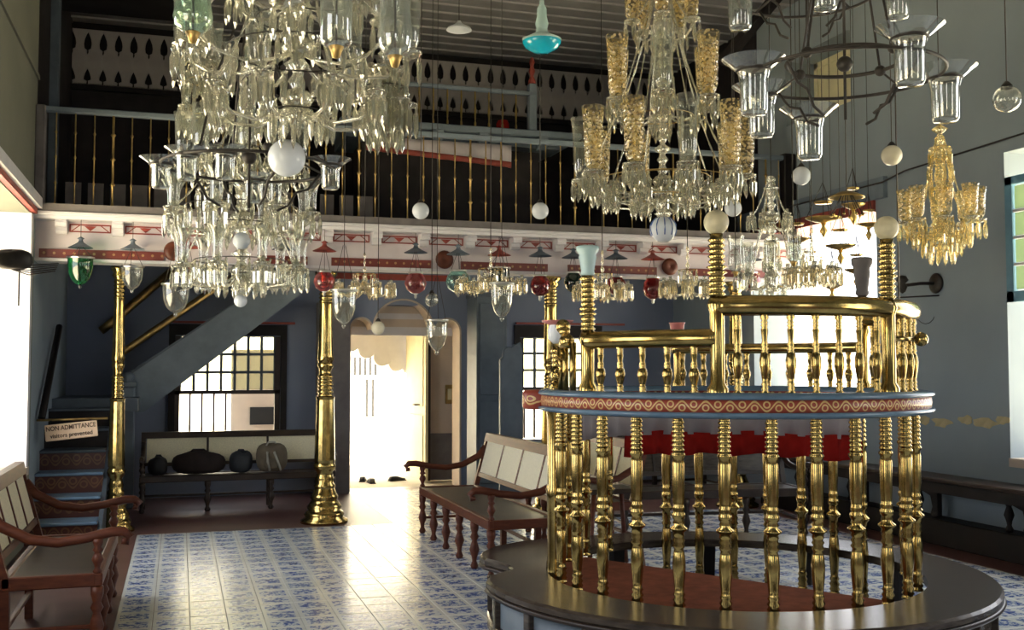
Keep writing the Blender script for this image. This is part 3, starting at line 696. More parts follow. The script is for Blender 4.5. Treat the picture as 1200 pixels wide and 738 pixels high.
obj('warm_light_panel', MB().box(XR + .42, XR + .44, 9.87, 11.03, 4.62, 5.28), 'cream', hw)

# right-wall bench
rb = thing('wall_bench', 'long black bench with turned legs running along the right wall', 'bench', (0, 0, 0))
obj('seat', MB().bev(6.58, 6.94, 5.0, 11.2, .6, .64, .01), 'darkwood', rb); obj('apron', MB().box(6.61, 6.65, 5.05, 11.15, .5, .6), 'blackwood', rb)
obj('plinth', MB().bev(6.72, 6.945, 4.8, 11.4, 0, .24, .01), 'blackwood', rb)
def tleg(h, r=.03):
    return MB().lathe([(0, 0), (r * .7, 0), (r, h * .06), (r * .55, h * .16), (r * .7, h * .25), (r * 1.25, h * .4), (r * .9, h * .52), (r * .6, h * .6), (r * 1.1, h * .68), (r * .7, h * .76), (r * 1.05, h * .88), (r * 1.05, h), (0, h)], 12)
for y in (5.6, 6.5, 7.45, 8.6, 9.7, 10.7):
    obj('leg', cm('bench_leg', lambda: tleg(.36, .035)), 'blackwood', rb, (6.8, y, .24))
    obj('curved_bracket', cm('cbr', lambda: MB().prism([(0, .26), (0, .02), (.05, -.0), (.1, .03), (.07, .1), (.1, .2), (.3, .26)], .05, 'yz', -.025)), 'blackwood', rb, (6.8, y - .28, .24))

# ------------------------------------------------------------------ settees
def settee(label, loc, rz, L, D=.52, npan=4, nleg=5, arm='near', seat_mat='wood', mat='wood', cane='cane'):
    """local: length along x from 0 to L, front edge at y=0, back at y=D, faces -y"""
    t = thing('cane_settee', label, 'bench', loc, rz)
    obj('seat', MB().bev(.03, L - .03, .02, D, .43, .45, .006), 'cane' if seat_mat == 'cane' else 'darkwood', t)
    fr = MB().bev(0, L, -.02, .03, .38, .46, .008).bev(0, L, D - .03, D + .02, .38, .46, .008).bev(.002, .05, .0, D, .382, .458, .006).bev(L - .05, L - .002, 0, D, .382, .458, .006)
    obj('seat_frame', fr, mat, t)
    for k in range(nleg):
        x = .03 + (L - .06) * k / (nleg - 1); obj('front_leg', cm(('front_leg', mat), lambda: tleg(.38, .034)), mat, t, (x, .01, 0))
    for k in range(0, nleg, 2 if nleg > 3 else 1):
        x = .03 + (L - .06) * k / (nleg - 1); obj('back_leg', cm(('back_leg', mat), lambda: MB().prism([(-.03, 0), (.02, 0), (.025, .4), (-.025, .4)], .05, 'yz', -.025)), mat, t, (x, D, 0))
    obj('stretcher', MB().bev(.03, L - .03, D - .02, D + .01, .15, .18, .005), mat, t)
    for x in (.03, L - .03): obj('side_stretcher', MB().bev(x - .012, x + .012, .02, D, .14, .165, .004), mat, t)
    # leaning back: posts, rails and cane panels
    tilt = .14; top = .96
    def bk(z): return D + (z - .44) * tilt / .52
    def slab(x0, x1, z0, z1, th, name, m_):
        mm = MB(); mm.add([(x0, bk(z0) - th, z0), (x1, bk(z0) - th, z0), (x1, bk(z0) + th, z0), (x0, bk(z0) + th, z0), (x0, bk(z1) - th, z1), (x1, bk(z1) - th, z1), (x1, bk(z1) + th, z1), (x0, bk(z1) + th, z1)], [(0, 3, 2, 1), (4, 5, 6, 7), (0, 1, 5, 4), (1, 2, 6, 5), (2, 3, 7, 6), (3, 0, 4, 7)])
        return obj(name, mm, m_, t)
    for x in (0, L - .05): slab(x, x + .05, .4, top + .02, .024, 'back_post', mat)
    slab(.0, L, top - .06, top + .02, .028, 'top_rail', mat); slab(.05, L - .05, .55, .59, .018, 'lower_rail', mat)
    w = (L - .1) / npan
    for k in range(npan):
        slab(.05 + k * w + .012, .05 + (k + 1) * w - .012, .59, top - .06, .006, 'cane_panel', cane)
        if k: slab(.05 + k * w - .013, .05 + k * w + .013, .59, top - .06, .014, 'stile', mat)
    for x in (.025, L - .025):
        pts = [(x, bk(.84), .84), (x, bk(.78) - .06, .75), (x, D * .75, .665), (x, D * .45, .64), (x, D * .15, .66), (x, -.06, .69), (x, -.13, .69), (x, -.165, .66), (x, -.15, .63), (x, -.12, .635)]
        obj('arm', MB().tube(pts, [.03, .028, .026, .024, .024, .025, .024, .022, .02, .016], 8, flat=1.2), mat, t)
        obj('arm_support', cm(('arm_support', mat), lambda: tleg(.2, .028)), mat, t, (x, .01, .455))
    return t
settee('reddish cane-backed settee standing left of the reading platform', (2.32, 10.45, 0), -pi / 2, 2.5, .56, 4, 6, cane='cane_sunlit')
settee('dark cane-backed settee standing by the white window nearest the camera', (-.43, 6.62, 0), pi / 2, 1.62, .5, 4, 4, mat='wood')
bb = settee('long dim cane-backed settee under the window below the stairs', (-.42, 12.72, 0), 0, 2.2, .4, 3, 4, mat='darkwood')
bb.scale = (1, 1, .9)
settee('dark settee seen through the brass balusters behind the reading platform', (4.05, 9.4, 0), -.12, 1.9, .5, 4, 4, mat='darkwood', cane='bimah_wood')
settee('shadowed settee beside the far right column under the window', (5.2, 12.3, 0), 0, 1.5, .45, 3, 3, mat='darkwood')
settee('second reddish settee tucked behind the cane-backed one by the doorway', (3.35, 10.2, 0), -pi / 2, 1.5, .5, 3, 4)

# bags on the settee under the window
def lump(w, d, h, seed, n=14, m=9):
    r = random.Random(seed); ph = [r.uniform(0, 6) for _ in range(6)]; M_ = MB(); v = []; f = []
    for i in range(m + 1):
        t = i / m; el = -pi / 2 + pi * t
        for k in range(n):
            a = 2 * pi * k / n; q = 1 + .07 * sin(3 * a + ph[0] + 2 * t) + .05 * sin(5 * a + ph[1])
            c = max(cos(el), 0) ** .55; s_ = math.copysign(abs(sin(el)) ** .75, sin(el))
            v.append((w / 2 * c * cos(a) * q, d / 2 * c * sin(a) * q, h / 2 * (1 + s_) * (1 + .06 * sin(2 * a + ph[2]))))
    for i in range(m):
        for k in range(n): j = (k + 1) % n; f.append((i * n + k, i * n + j, (i + 1) * n + j, (i + 1) * n + k))
    return M_.add(v, f, True)
def bag(label, x, w, d, h, mat, seed, straps=False):
    t = thing('travel_bag', label, 'bag', (x, 12.92, .41), 0)
    t.scale = (1.08, 1, 1.3)
    obj('bag_body', lump(w, d, h, seed), mat, t)
    obj('handle', MB().tube([(-w * .18, -d * .1, h * .93), (-w * .1, -d * .1, h * 1.08), (w * .1, -d * .1, h * 1.08), (w * .18, -d * .1, h * .93)], .01, 6), 'strap' if straps else mat, t)
    if straps:
        for s_ in (-.5, .2): obj('strap', MB().tube([(w * s_ * .3, -d * .5, h * .75), (w * s_ * .45 + .03, -d * .62, h * .4), (w * s_ * .5 + .06, -d * .55, .02)], .014, 6), 'strap', t)
        obj('front_pocket', lump(w * .5, d * .3, h * .4, 9), mat, t, (0, -d * .42, .03))
    return t
bag('wide dark brown bag slumped on the settee under the window', .22, .56, .28, .2, 'bag_dark', 1)
bag('small black bag at the staircase end of the settee under the window', -.22, .2, .22, .16, 'black', 5)
bag('round charcoal bag between the brown bag and the khaki rucksack', .70, .25, .27, .19, 'bag_navy', 2)
bag('khaki rucksack with pale hanging straps on the settee under the window', 1.05, .34, .25, .25, 'bag_khaki', 3, True)

# ------------------------------------------------------------------ the reading platform
def cang(phi): return radians(phi) - TH          # angle measured from the photograph's right-hand direction
def cp(phi, R): a = cang(phi); return (R * cos(a), R * sin(a))
bm_ = thing('reading_platform', 'round brass reading platform with curved balustrades on a dark wooden base', 'platform', BC)
# base: ring-shaped bench top with a cusped lobe toward the doorway
out = []
for k in range(0, 65):
    phi = -168 + k * (290 / 64)
    R = 1.62
    out.append(cp(phi, R))
lobe = [(0, 1.70, 130), (0, 1.77, 140), (0, 1.80, 150), (0, 1.77, 158), (0, 1.73, 162.5), (0, 1.66, 166), (0, 1.54, 170), (0, 1.46, 174), (0, 1.43, 178), (0, 1.44, 181), (0, 1.51, 184), (0, 1.58, 187.5)]
for _, R, phi in lobe: out.append(cp(phi, R))
inn = []
n = len(out)
def ringtop(z0, z1, Ri, inset=0):
    m = MB(); v = []; f = []
    for i, p in enumerate(out):
        a = atan2(p[1], p[0]); R = sqrt(p[0] ** 2 + p[1] ** 2) - inset
        for rr, zz in ((R - .012, z0), (R, z0 + .012), (R, z1 - .015), (R - .015, z1), (Ri, z1), (Ri, z0)): v.append((rr * cos(a), rr * sin(a), zz))
    for i in range(n):
        j = (i + 1) % n
        for q in range(6): q2 = (q + 1) % 6; f.append((i * 6 + q, j * 6 + q, j * 6 + q2, i * 6 + q2))
    return m.add(v, f, False)
obj('base_top', ringtop(.28, .335, 1.2), 'bimah_wood', bm_)
# curved panelled apron below the front and sides
def panelarc(phi0, phi1, R, z0, z1, th, seg):
    m = MB(); return m.lathe([(R, z0), (R, z1), (R - th, z1), (R - th, z0), (R, z0)], seg, a0=cang(phi0), a1=cang(phi1))
for k in range(11):
    a = -183 + k * 17.5
    obj('apron_panel', panelarc(a + 1, a + 16.5, 1.55, .05, .27, .03, 6), 'ltslate' if k < 3 else 'bimah_wood', bm_)
    obj('apron_pilaster', MB().bev(-.03, .03, -.03, .03, 0, .28, .006), 'bimah_wood', bm_, (*cp(a, 1.555), 0), (0, 0, cang(a)))
obj('base_moulding', panelarc(-184, 12, 1.585, 0, .06, .05, 60), 'bimah_wood', bm_)
obj('edge_bead', MB().tube([(p[0] * .997, p[1] * .997, .27) for p in out], .016, 6, closed=True), 'darkwood', bm_)
for phi in (25, 55, 85, 115, 135, 150, 168):
    obj('base_leg', MB().prism([(-.04, 0), (.04, 0), (.05, .28), (-.05, .28)], .08, 'xz', -.04), 'blackwood', bm_, (*cp(phi, 1.45), 0), (0, 0, cang(phi) + pi / 2))
# carpeted dais
pA = cp(90, 1); 
def cam2loc(Xc, z): return (Xc * cos(TH) + z * sin(TH) - BC.x, -Xc * sin(TH) + z * cos(TH) - BC.y)
A_, B_ = cam2loc(.605, 7.56), cam2loc(2.13, 6.26)
poly = []
for k in range(120):
    x, y = cp(k * 3, 1.19)
    s_ = (B_[0] - A_[0]) * (y - A_[1]) - (B_[1] - A_[1]) * (x - A_[0])
    if s_ < 0: poly.append((x, y))
obj('dais', MB().prism(poly, .28, 'xy', 0), 'blackwood', bm_); obj('carpet', MB().prism([(p[0] * .995, p[1] * .995) for p in poly], .02, 'xy', .28), 'carpet', bm_)
def baluster(z0, z1):
    H_ = z1 - z0
    q = [(0, 0), (.036, 0), (.036, .012), (.028, .018), (.037, .03), (.028, .044), (.037, .058), (.026, .072), (.034, .085), (.026, .1), (.029, .13), (.036, .2), (.037, .25), (.031, .30), (.026, .32), (.036, .335), (.026, .35), (.035, .364), (.027, .378), (.034, .39), (.03, .405), (.05, .42), (.05, .428), (.028, .443), (.034, .455), (.027, .468), (.037, .482), (.038, .5), (.029, .515), (.036, .527), (.029, .54), (.031, .56), (.0345, .62), (.035, .76), (.03, .785), (.04, .8), (.04, .81), (.028, .82)]
    z = .82
    while z < .985: q += [(.0285, z), (.037, z + .01), (.0285, z + .02)]; z += .024
    q += [(.03, .99), (.03, 1)]
    return MB().lathe([(a, z0 + b * H_) for a, b in q], 14)
RB = 1.14
bal_f = cm('bal_f', lambda: baluster(.30, 1.37)); bal_b = cm('bal_b', lambda: baluster(.02, 1.37))
for k in range(28):
    phi = -90 + 12.857 * k
    back = 10 < ((phi + 180) % 360 - 180) < 125
    obj('baluster', bal_b if back else bal_f, 'brass', bm_, (*cp(phi, RB), 0), (0, 0, random.uniform(0, 6)))
# two extra posts at the entrance
for phi in (-176, 176): obj('entrance_post', cm('entp', lambda: MB().lathe([(.05, .3), (.05, .36), (.042, .4), (.045, .8), (.055, .84), (.042, .88), (.042, 1.3), (.052, 1.37)], 14)), 'brass', bm_, (*cp(phi, RB + .01), 0))
prof = [(1.05, 1.37), (1.2, 1.365), (1.25, 1.375), (1.262, 1.39), (1.25, 1.402)]
obj('ring_rail_lower', MB().lathe(prof + [(1.05, 1.402), (1.05, 1.37)], 96), 'railblue', bm_)
MT['scroll'] = scroll_mat('red_band_gold_scroll', (.33, .055, .03), (.72, .5, .2), 1.24, 1.437, .026, .13)
obj('painted_band', MB().lathe([(1.06, 1.4), (1.238, 1.4), (1.243, 1.437), (1.238, 1.474), (1.06, 1.474), (1.06, 1.4)], 96), 'scroll', bm_)
obj('ring_rail_upper', MB().lathe([(1.05, 1.472), (1.25, 1.472), (1.262, 1.484), (1.25, 1.5), (1.2, 1.51), (1.05, 1.505), (1.05, 1.472)], 96), 'railblue', bm_)
# small lobe of the rail at the entrance
e_ = cp(-180, 1.24); e_o = (e_[0], e_[1])
obj('rail_lobe', MB().lathe([(0, 1.375), (.1, 1.375), (.115, 1.39), (.115, 1.48), (.1, 1.5), (0, 1.505)], 24, mtx=T(*e_o)), 'scroll', bm_)
def arcpts(p0, p1, R, z, n_=28): return [(*cp(p0 + (p1 - p0) * i / n_, R), z) for i in range(n_ + 1)]
obj('low_handrail', MB().tube(arcpts(-148, -105, RB, 1.81), .052, 12, flat=1.0), 'brass', bm_)
obj('high_handrail', MB().tube(arcpts(-105, 24, RB, 1.99, 50), .05, 12, flat=1.15), 'brass', bm_)
obj('far_handrail', MB().tube(arcpts(24, 100, RB, 1.79), .04, 10), 'brass', bm_)
def vspindle(H_):
    q = [(.024, 0), (.026, .02), (.015, .05), (.022, .075), (.015, .1), (.022, .125), (.015, .15), (.018, .2), (.028, .34), (.03, .42), (.024, .5), (.015, .54), (.022, .565), (.015, .59), (.02, .61), (.014, .66), (.02, .8), (.014, .83), (.021, .85), (.014, .87), (.021, .89), (.014, .91), (.024, .95), (.018, 1)]
    return MB().lathe([(a, b * H_) for a, b in q], 12)
for p0, p1, zt, nn in ((-142, -111, 1.775, 5), (-99, 19, 1.945, 17), (31, 96, 1.755, 9)):
    me = cm(('vspindle', zt), lambda: vspindle(zt - 1.5))
    for k in range(nn): obj('spindle', me, 'brass', bm_, (*cp(p0 + (p1 - p0) * k / (nn - 1), RB), 1.5))
def post(phi, ztop, zrail, R=RB, r=.034, rib=.042):
    q = [(r * 1.6, 1.5), (r * 1.6, 1.53), (r * 1.1, 1.56), (r * 1.1, zrail - .04), (r * 1.5, zrail), (r * 1.1, zrail + .05)]
    z = zrail + .05
    while z < ztop - .03:
        q += [(r * .95, z), (rib if int(z * 14) % 3 else rib * 1.2, z + .014), (r * .95, z + .028)]; z += .03
    q += [(r * 1.1, ztop), (0, ztop)]
    return obj('post', MB().lathe(q, 16), 'brass', bm_, (*cp(phi, R), 0))
def ballf(r): return MB().lathe([(r * cos(a), r * sin(a)) for a in [(-.49 + i * .98 / 14) * pi for i in range(15)]], 22)
MT['frost'] = simple('frosted_yellowish_glass', (.62, .56, .36), .3, 0, .15, 12, .5)
p = post(-104.5, 2.39, 1.99, r=.037, rib=.05); obj('glass_globe', ballf(.07), 'frost', p, (0, 0, 2.455))
p = post(-49, 2.39, 1.99, r=.037, rib=.05); obj('glass_globe', ballf(.07), 'frost', p, (0, 0, 2.455))
vase = [(0, 0), (.035, 0), (.045, .01), (.04, .03), (.048, .08), (.055, .11), (.05, .125), (.068, .15), (.07, .175), (.06, .18), (.045, .16), (0, .12)]
p = post(-148, 2.2, 1.815, r=.036, rib=.046); o_ = obj('vase_cup', MB().lathe(vase, 20), 'opal_blue', p, (0, 0, 2.2)); o_['label'] = 'pale blue-green opal glass cup'
p = post(24, 2.15, 1.9, r=.03, rib=.04); obj('vase_cup', MB().lathe([(a * 1.05, b * 1.5) for a, b in vase], 20), 'greyboard', p, (0, 0, 2.15))
p = post(-172, 1.80, 1.6, r=.035, rib=.043); o_ = obj('bowl_cup', MB().lathe([(0, 0), (.03, 0), (.06, .03), (.065, .08), (.055, .12), (.06, .13)], 20), 'opal', p, (0, 0, 1.8))
obj('pink_rim', MB().lathe([(.055, .12), (.1, .14), (.105, .15), (.055, .135), (.055, .12)], 20), 'pinkglass', p, (0, 0, 1.8))
p = post(98, 1.9, 1.79, r=.026, rib=.034); obj('bowl_cup', MB().lathe([(0, 0), (.03, 0), (.05, .03), (.055, .08), (.065, .09), (.05, .08)], 16), 'pinkglass', p, (0, 0, 1.9))
kx, ky = cp(-34, RB + .075); obj('brass_knob', ballf(.042), 'brass', bm_, (kx, ky, 1.815)); obj('knob_arm', MB().tube([(*cp(-49, RB), 1.815), (kx, ky, 1.815)], .014, 8), 'brass', bm_)
# ornaments by the entrance: clustered brass scrolls and a small ornamental head
for phi, R, h in ((-160, 1.16, .30), (-157, 1.06, .32), (-164, 1.16, .30), (-153, 1.18, .3)):
    obj('gilt_rod', MB().tube([(*cp(phi, R), 1.5), (*cp(phi, R), 1.5 + h)], .02, 8), 'brass', bm_)
orn = MB()
for k in range(9):
    a = k * .7; orn.add(*[(b.v, b.f, True) for b in [ballf(.022 + .012 * (k % 3))]][0][:2], smooth=True, mtx=T(*cp(-160 + 2.2 * sin(a * 2), 1.16), 1.78 + .035 * cos(a) + .012 * k))
obj('gilt_ornament', orn, 'brass', bm_)
orn2 = MB()
for q in range(3):
    c = cp(-166 + q * 2, 1.18); z = 1.55 + q * .07
    orn2.tube([(c[0] + (.008 + .0035 * i) * cos(i * .6) * cos(TH), c[1] - (.008 + .0035 * i) * cos(i * .6) * sin(TH), z + (.008 + .0035 * i) * sin(i * .6)) for i in range(14)], .009, 6)
obj('gilt_scroll', orn2, 'brass', bm_)
# draped hem along the far half of the rail
dp = [cp(15 + 150 * i / 150, 1.0) for i in range(151)]
dp2 = [cp(15 + 112 * i / 120, .99) for i in range(121)]
obj('white_drape', valance(dp, lambda t: 1.15, lambda t: 1.38, .025, .17), 'whitecloth', bm_)
obj('red_hem', valance(dp2, lambda t: 1.0 + .012 * sin(t * 31), lambda t: 1.17 + .01 * sin(t * 17), .03, .15), 'redcloth', bm_)
# small seat inside, seen between the balusters
stl = thing('reader_stool', 'dark wooden stool with splayed legs behind the reading platform carpet', 'stool', (BC.x - .05, BC.y + 1.95, 0))
obj('seat', MB().bev(-.22, .22, -.17, .17, .62, .66, .008), 'darkwood', stl)
for sx_, sy_ in ((-1, -1), (1, -1), (1, 1), (-1, 1)): obj('leg', MB().tube([(sx_ * .24, sy_ * .18, 0), (sx_ * .17, sy_ * .12, .62)], .022, 6), 'wood', stl)
for s_ in (-1, 1): obj('stretcher', MB().tube([(-.22, s_ * .16, .18), (.22, s_ * .16, .18)], .014, 6), 'darkwood', stl)

# ------------------------------------------------------------------ hanging lamps
def cord(parent, z0, ztop, mat='iron', r=.004): return obj('cord', MB().tube([(0, 0, z0), (0, 0, ztop)], r, 5), mat, parent)
def ball_lamp(label, px, py, d, rpx, mat='opal', band=False):
    c = pos(px, py, d); r = rpx * d / F
    t = thing('globe_lamp', label, 'lamp', (c.x, c.y, c.z - r), group='white globes hung on cords')
    obj('globe', ballf(r), mat, t, (0, 0, r)); obj('cap', MB().lathe([(0, 2 * r + .03), (.012, 2 * r + .025), (r * .4, 2 * r - .0), (r * .42, 2 * r - .02)], 14), 'iron', t)
    cord(t, 2 * r + .02, ZC - (c.z - r)); return t
for l, px, py, d, rp, mt in (
    ('small opal globe before the gallery spindles, beside the big left chandelier', 493, 247, 9.5, 10, 'opal'),
    ('small opal globe on a cord before the gallery spindles, above the settee', 633, 247, 9.5, 10, 'opal'),
    ('pale globe hung on a cord under the iron ring lamp', 939, 206, 8.6, 11, 'opal'),
    ('cream globe hung on a cord between ring lamp and right wall', 1045, 182, 8.0, 12, 'opal_cream'),
    ('clear grey globe hung highest near the right wall', 1180, 116, 6.5, 16, 'glass'),
    ('small opal globe low behind the amber-shaded chandelier', 859, 244, 8.5, 10, 'opal'),
    ('cream globe hanging in front of the trefoil doorway', 443, 384, 10.8, 8, 'opal_cream'),
    ('small clear globe under the gallery front near the doorway', 506, 351, 10.8, 8, 'glass')): ball_lamp(l, px, py, d, rp, mt)
def bell(r, h):
    return [(0.001, 0), (r * .35, h * .05), (r * .7, h * .2), (r * .93, h * .45), (r, h * .75), (r * 1.0, h * .95), (r * 1.08, h)]
def sbell(r): return [(r, 0), (r * .95, .005), (r * .55, .03), (r * .22, .055), (r * .15, .08), (r * .3, .09), (r * .1, .105), (0, .11)]
def hang_lamp(label, px, py, hpx, rpx, mat, kind='bell', cap=None, capmat='ltslate', d=None, caprp=14, rim='silver', Y=10.87):
    Y = Y - (.03 if 'above the doorway arch' in label else 0); c = at(px, py, 1, Y) if d is None else pos(px, py, d); dd = (c - Vector((0, 0, EYE))).dot(FW)
    r = rpx * dd / F; h = hpx * dd / F
    t = thing('hanging_lamp', label, 'lamp', (c.x, c.y, c.z - h / 2), group='glass lamps hung along the gallery front')
    if kind == 'bell':
        obj('glass_bell', MB().lathe(bell(r, h), 22), mat, t); obj('finial', MB().lathe([(0, -.04), (.012, -.03), (.02, -.01), (.01, .005), (0, .005)], 10), 'darkgreen' if mat == 'green' else 'glass', t)
    else:
        obj('glass_globe', MB().lathe([(.0, 0), (r * .35, h * .04), (r * .8, h * .2), (r, h * .5), (r * .85, h * .78), (r * .6, h * .93), (r * .62, h)], 22), mat, t)
        obj('drop_finial', MB().lathe([(0, -.05), (.015, -.035), (.012, -.01), (.03, .005), (0, .01)], 10), 'silver', t)
    rr = r * 1.08 if kind == 'bell' else r * .62
    obj('rim_band', MB().lathe([(rr, h - .012), (rr + .006, h - .006), (rr + .006, h + .008), (rr - .006, h + .008), (rr, h - .012)], 22), rim, t)
    zc = cap if cap is None else at(px, cap, 1, c.y)[2] - (c.z - h / 2)
    zt = zc if zc else h + .4
    for k in range(3):
        a = k * 2 * pi / 3 + .4; obj('chain', MB().tube([(rr * cos(a), rr * sin(a), h), (.012 * cos(a), .012 * sin(a), zt)], .0028, 4), 'iron', t)
    if zc:
        cr = caprp * dd / F; sb = obj('smoke_bell', MB().lathe([(a * cr / .1 if True else a, b) for a, b in [(q[0] * .1 / 1, q[1]) for q in sbell(1)]], 18), capmat, t, (0, 0, zc - .02))
    top_ = 3.06 - (c.z - h / 2) if c.y > 10.3 else ZC - (c.z - h / 2)
    cord(t, zt, top_, r=.003); return t
H = hang_lamp
H('bottle-green glass bell lamp hung nearest the left wall', 94, 318, 32, 14, 'green', 'bell', 288, 'slate')
H('clear glass bell lamp right of the bottle-green one', 155, 326, 27, 12, 'glass', 'bell', 290, 'ltslate')
H('large clear glass bell hung low under the left chandelier', 206, 350, 34, 15, 'glass', 'bell', d=10.2)
H('red globe lamp half hidden behind the left chandelier', 220, 322, 20, 10, 'red', 'globe', 288, 'redtrim')
H('dark green bell lamp before the stair stringer', 332, 326, 26, 13, 'darkgreen', 'bell', 290, 'slate')
H('rose globe lamp in front of the ringed column left of the doorway', 380, 330, 24, 12.5, 'pink', 'globe', 292, 'redtrim')
H('large clear glass bell hung low beside the column left of the doorway', 403, 360, 40, 14, 'glass', 'bell', d=9.4)
H('rose globe lamp with dark smoke bell above the doorway', 487, 332, 25, 13, 'pink', 'globe', 294, 'slate')
H('pale teal globe lamp above the doorway arch', 537, 330, 26, 15, 'tealglass', 'globe', 296, 'ltslate')
H('dark green bell lamp right of the teal one', 585, 328, 28, 12, 'darkgreen', 'bell', 297, 'redtrim')
H('large clear glass bell hung low under the dark green lamp', 588, 352, 40, 13, 'glass', 'bell', d=9.3)
H('clear pointed glass lamp hung in front of the doorway', 512, 393, 36, 12, 'glass', 'bell', d=9.8)
H('deep red globe lamp left of the column behind the platform', 633, 335, 25, 12, 'red', 'globe', 298, 'slate')
H('blackish green globe lamp right of the column behind the platform', 672, 331, 24, 11, 'darkgreen', 'globe', 300, 'slate')
H('deep red globe lamp partly hidden by brass prisms', 722, 335, 22, 12, 'red', 'globe', 301, 'slate')
H('deep red globe lamp below its own red smoke bell', 765, 338, 26, 12, 'red', 'globe', 302, 'redtrim')
H('red globe lamp glimpsed behind the low right crystal lustres', 880, 330, 22, 12, 'red', 'globe', 303, 'slate')
# turquoise pendant and white shade up by the gallery ceiling
c = pos(635, 48, 8.5)
t = thing('pendant_lamp', 'turquoise glass pendant lamp with pale fluted neck', 'lamp', (c.x, c.y, c.z - .1))
obj('bowl', MB().lathe([(0, 0), (.07, .01), (.125, .04), (.155, .08), (.155, .1)], 26), 'turq', t); obj('collar', MB().lathe([(.157, .095), (.16, .11), (.1, .14), (.05, .17), (.045, .2)], 26), 'opal_blue', t)
obj('neck', MB().lathe([(.045, .2), (.055, .24), (.04, .3), (.04, .36), (.02, .4), (.02, .43), (0, .43)], 16), 'opal_blue', t); cord(t, .42, ZC - t.location.z)
c = pos(538, 31, 11.5)
t = thing('shade_lamp', 'small white enamel shade lamp under the gallery ceiling', 'lamp', (c.x, c.y, c.z - .04))
obj('shade', MB().lathe([(.14, 0), (.13, .02), (.07, .05), (.03, .08), (.02, .1), (0, .1)], 22), 'opal', t); cord(t, .1, ZC - t.location.z)
c = pos(560, 200, 9.0)

# crystal lustres -----------------------------------------------------
def prism_m(s=1.0): return MB().lathe([(0, 0), (.0075 * s, -.012 * s), (.003 * s, -.022 * s), (.011 * s, -.045 * s), (.0095 * s, -.1 * s), (0, -.125 * s)], 6, smooth=False)
def hurricane(r, h, flare=1.15): return MB().lathe([(.012, 0), (r * .6, h * .04), (r * .85, h * .14), (r * .9, h * .4), (r * 1.0, h * .8), (r * flare, h), (r * flare * .97, h * 1.0)], 18)
def flared(r, h): return MB().lathe([(.005, 0), (r * .4, h * .02), (r * .5, h * .1), (r * .52, h * .5), (r * .65, h * .75), (r * 1.0, h * .95), (r * 1.12, h)], 20)
def pan(r): return MB().lathe([(0, 0), (r * .4, 0), (r, .018), (r * 1.05, .028), (r * .95, .024), (r * .3, .012), (.014, .03), (.014, .06), (0, .06)], 16)
def chandelier(label, c, tiers, H_, ccmat='crystal', armmat='crystal', ztop=ZC, finial=None, skirt=(), chains=True, name='crystal_chandelier', group='crystal chandeliers', stem_r=.03, ps=1.0, metal='brass_dark'):
    """c is the bottom centre. tiers: (z, R, n, rot, shade_kind, shade_r, shade_h, prisms)"""
    t = thing(name, label, 'chandelier', c, group=group)
    q = [(0, 0)]; z = 0; k = 0
    while z < H_:
        q += [(stem_r * .5, z), (stem_r * (1.6 if k % 3 == 0 else 1.1), z + .03), (stem_r * .5, z + .06)]; z += .07; k += 1
    q += [(0, H_)]
    obj('stem', MB().lathe(q, 12), ccmat, t)
    for (z, R, n_, rot, kind, sr, sh, npz) in tiers:
        key = (round(R, 3),)
        arm = cm(('arm', round(R, 3)), lambda: MB().tube([(.02, 0, -.02), (R * .25, 0, -.07), (R * .5, 0, -.1), (R * .8, 0, -.085), (R * .97, 0, -.04), (R, 0, 0)], .008, 6))
        obj('arm_boss', cm(('arm_boss', ccmat), lambda: MB().lathe([(0, -.05), (.05, -.03), (.07, 0), (.05, .03), (0, .05)], 14)), ccmat, t, (0, 0, z))
        for k in range(n_):
            a = rot + 2 * pi * k / n_
            ao = obj('arm', arm, armmat, t, (0, 0, z), (0, 0, a))
            obj('drip_pan', cm(('pan', sr), lambda: pan(max(sr * 1.05, .035))), ccmat, ao, (R, 0, 0))
            if kind:
                mt = {'h': 'glass', 'a': 'amber', 'f': 'glass', 'g': 'glass_green', 'mix': 'amber' if (k * 7) % 10 < 7 else 'glass'}[kind]
                sm = cm(('shade', kind == 'f', sr, sh), lambda: flared(sr * 1.2, sh) if kind == 'f' else hurricane(sr, sh))
                so = obj('glass_shade', sm, mt if len(kind) == 1 else MT[mt], ao, (R, 0, .03))
                if kind == 'mix' and mt == 'glass':
                    so.material_slots[0].link = 'OBJECT'; so.material_slots[0].material = MT['glass']
            for j in range(npz):
                b = 2 * pi * j / npz + .2; rr = max(sr * 1.0, .034)
                obj('prism', cm(('prism', ccmat, ps), lambda: prism_m(ps)), ccmat, ao, (R + rr * cos(b), rr * sin(b), .02), (0, 0, b))
            if chains and k % 2 == 0:
                a2 = cos(a), sin(a); P = []; rd = []
                for i in range(13):
                    s_ = i / 12; zz = (H_ - .03) * (1 - s_) + (z + .02) * s_ - .12 * sin(pi * s_) * (H_ - z); P.append(((.03 + (R - .03) * s_) * a2[0], (.03 + (R - .03) * s_) * a2[1], zz)); rd.append(.008 if i % 2 else .0035)
                obj('bead_chain', MB().tube(P, rd, 5), ccmat, t)
    for (z, R, n_) in skirt:
        obj('prism_ring', MB().tube([(R * cos(2 * pi * i / 24), R * sin(2 * pi * i / 24), z) for i in range(24)], .003, 5, closed=True), metal, t)
        for k in range(n_):
            a = 2 * pi * k / n_; obj('prism', cm(('prism', ccmat, ps), lambda: prism_m(ps)), ccmat, t, (R * cos(a), R * sin(a), z), (0, 0, a))
    if finial: obj('finial_ball', ballf(finial[0]), finial[1], t, (0, 0, -finial[0]))
    obj('suspension', MB().tube([(0, 0, H_ - .02), (0, 0, ztop - c[2])], .004, 5), 'iron', t)
    return t
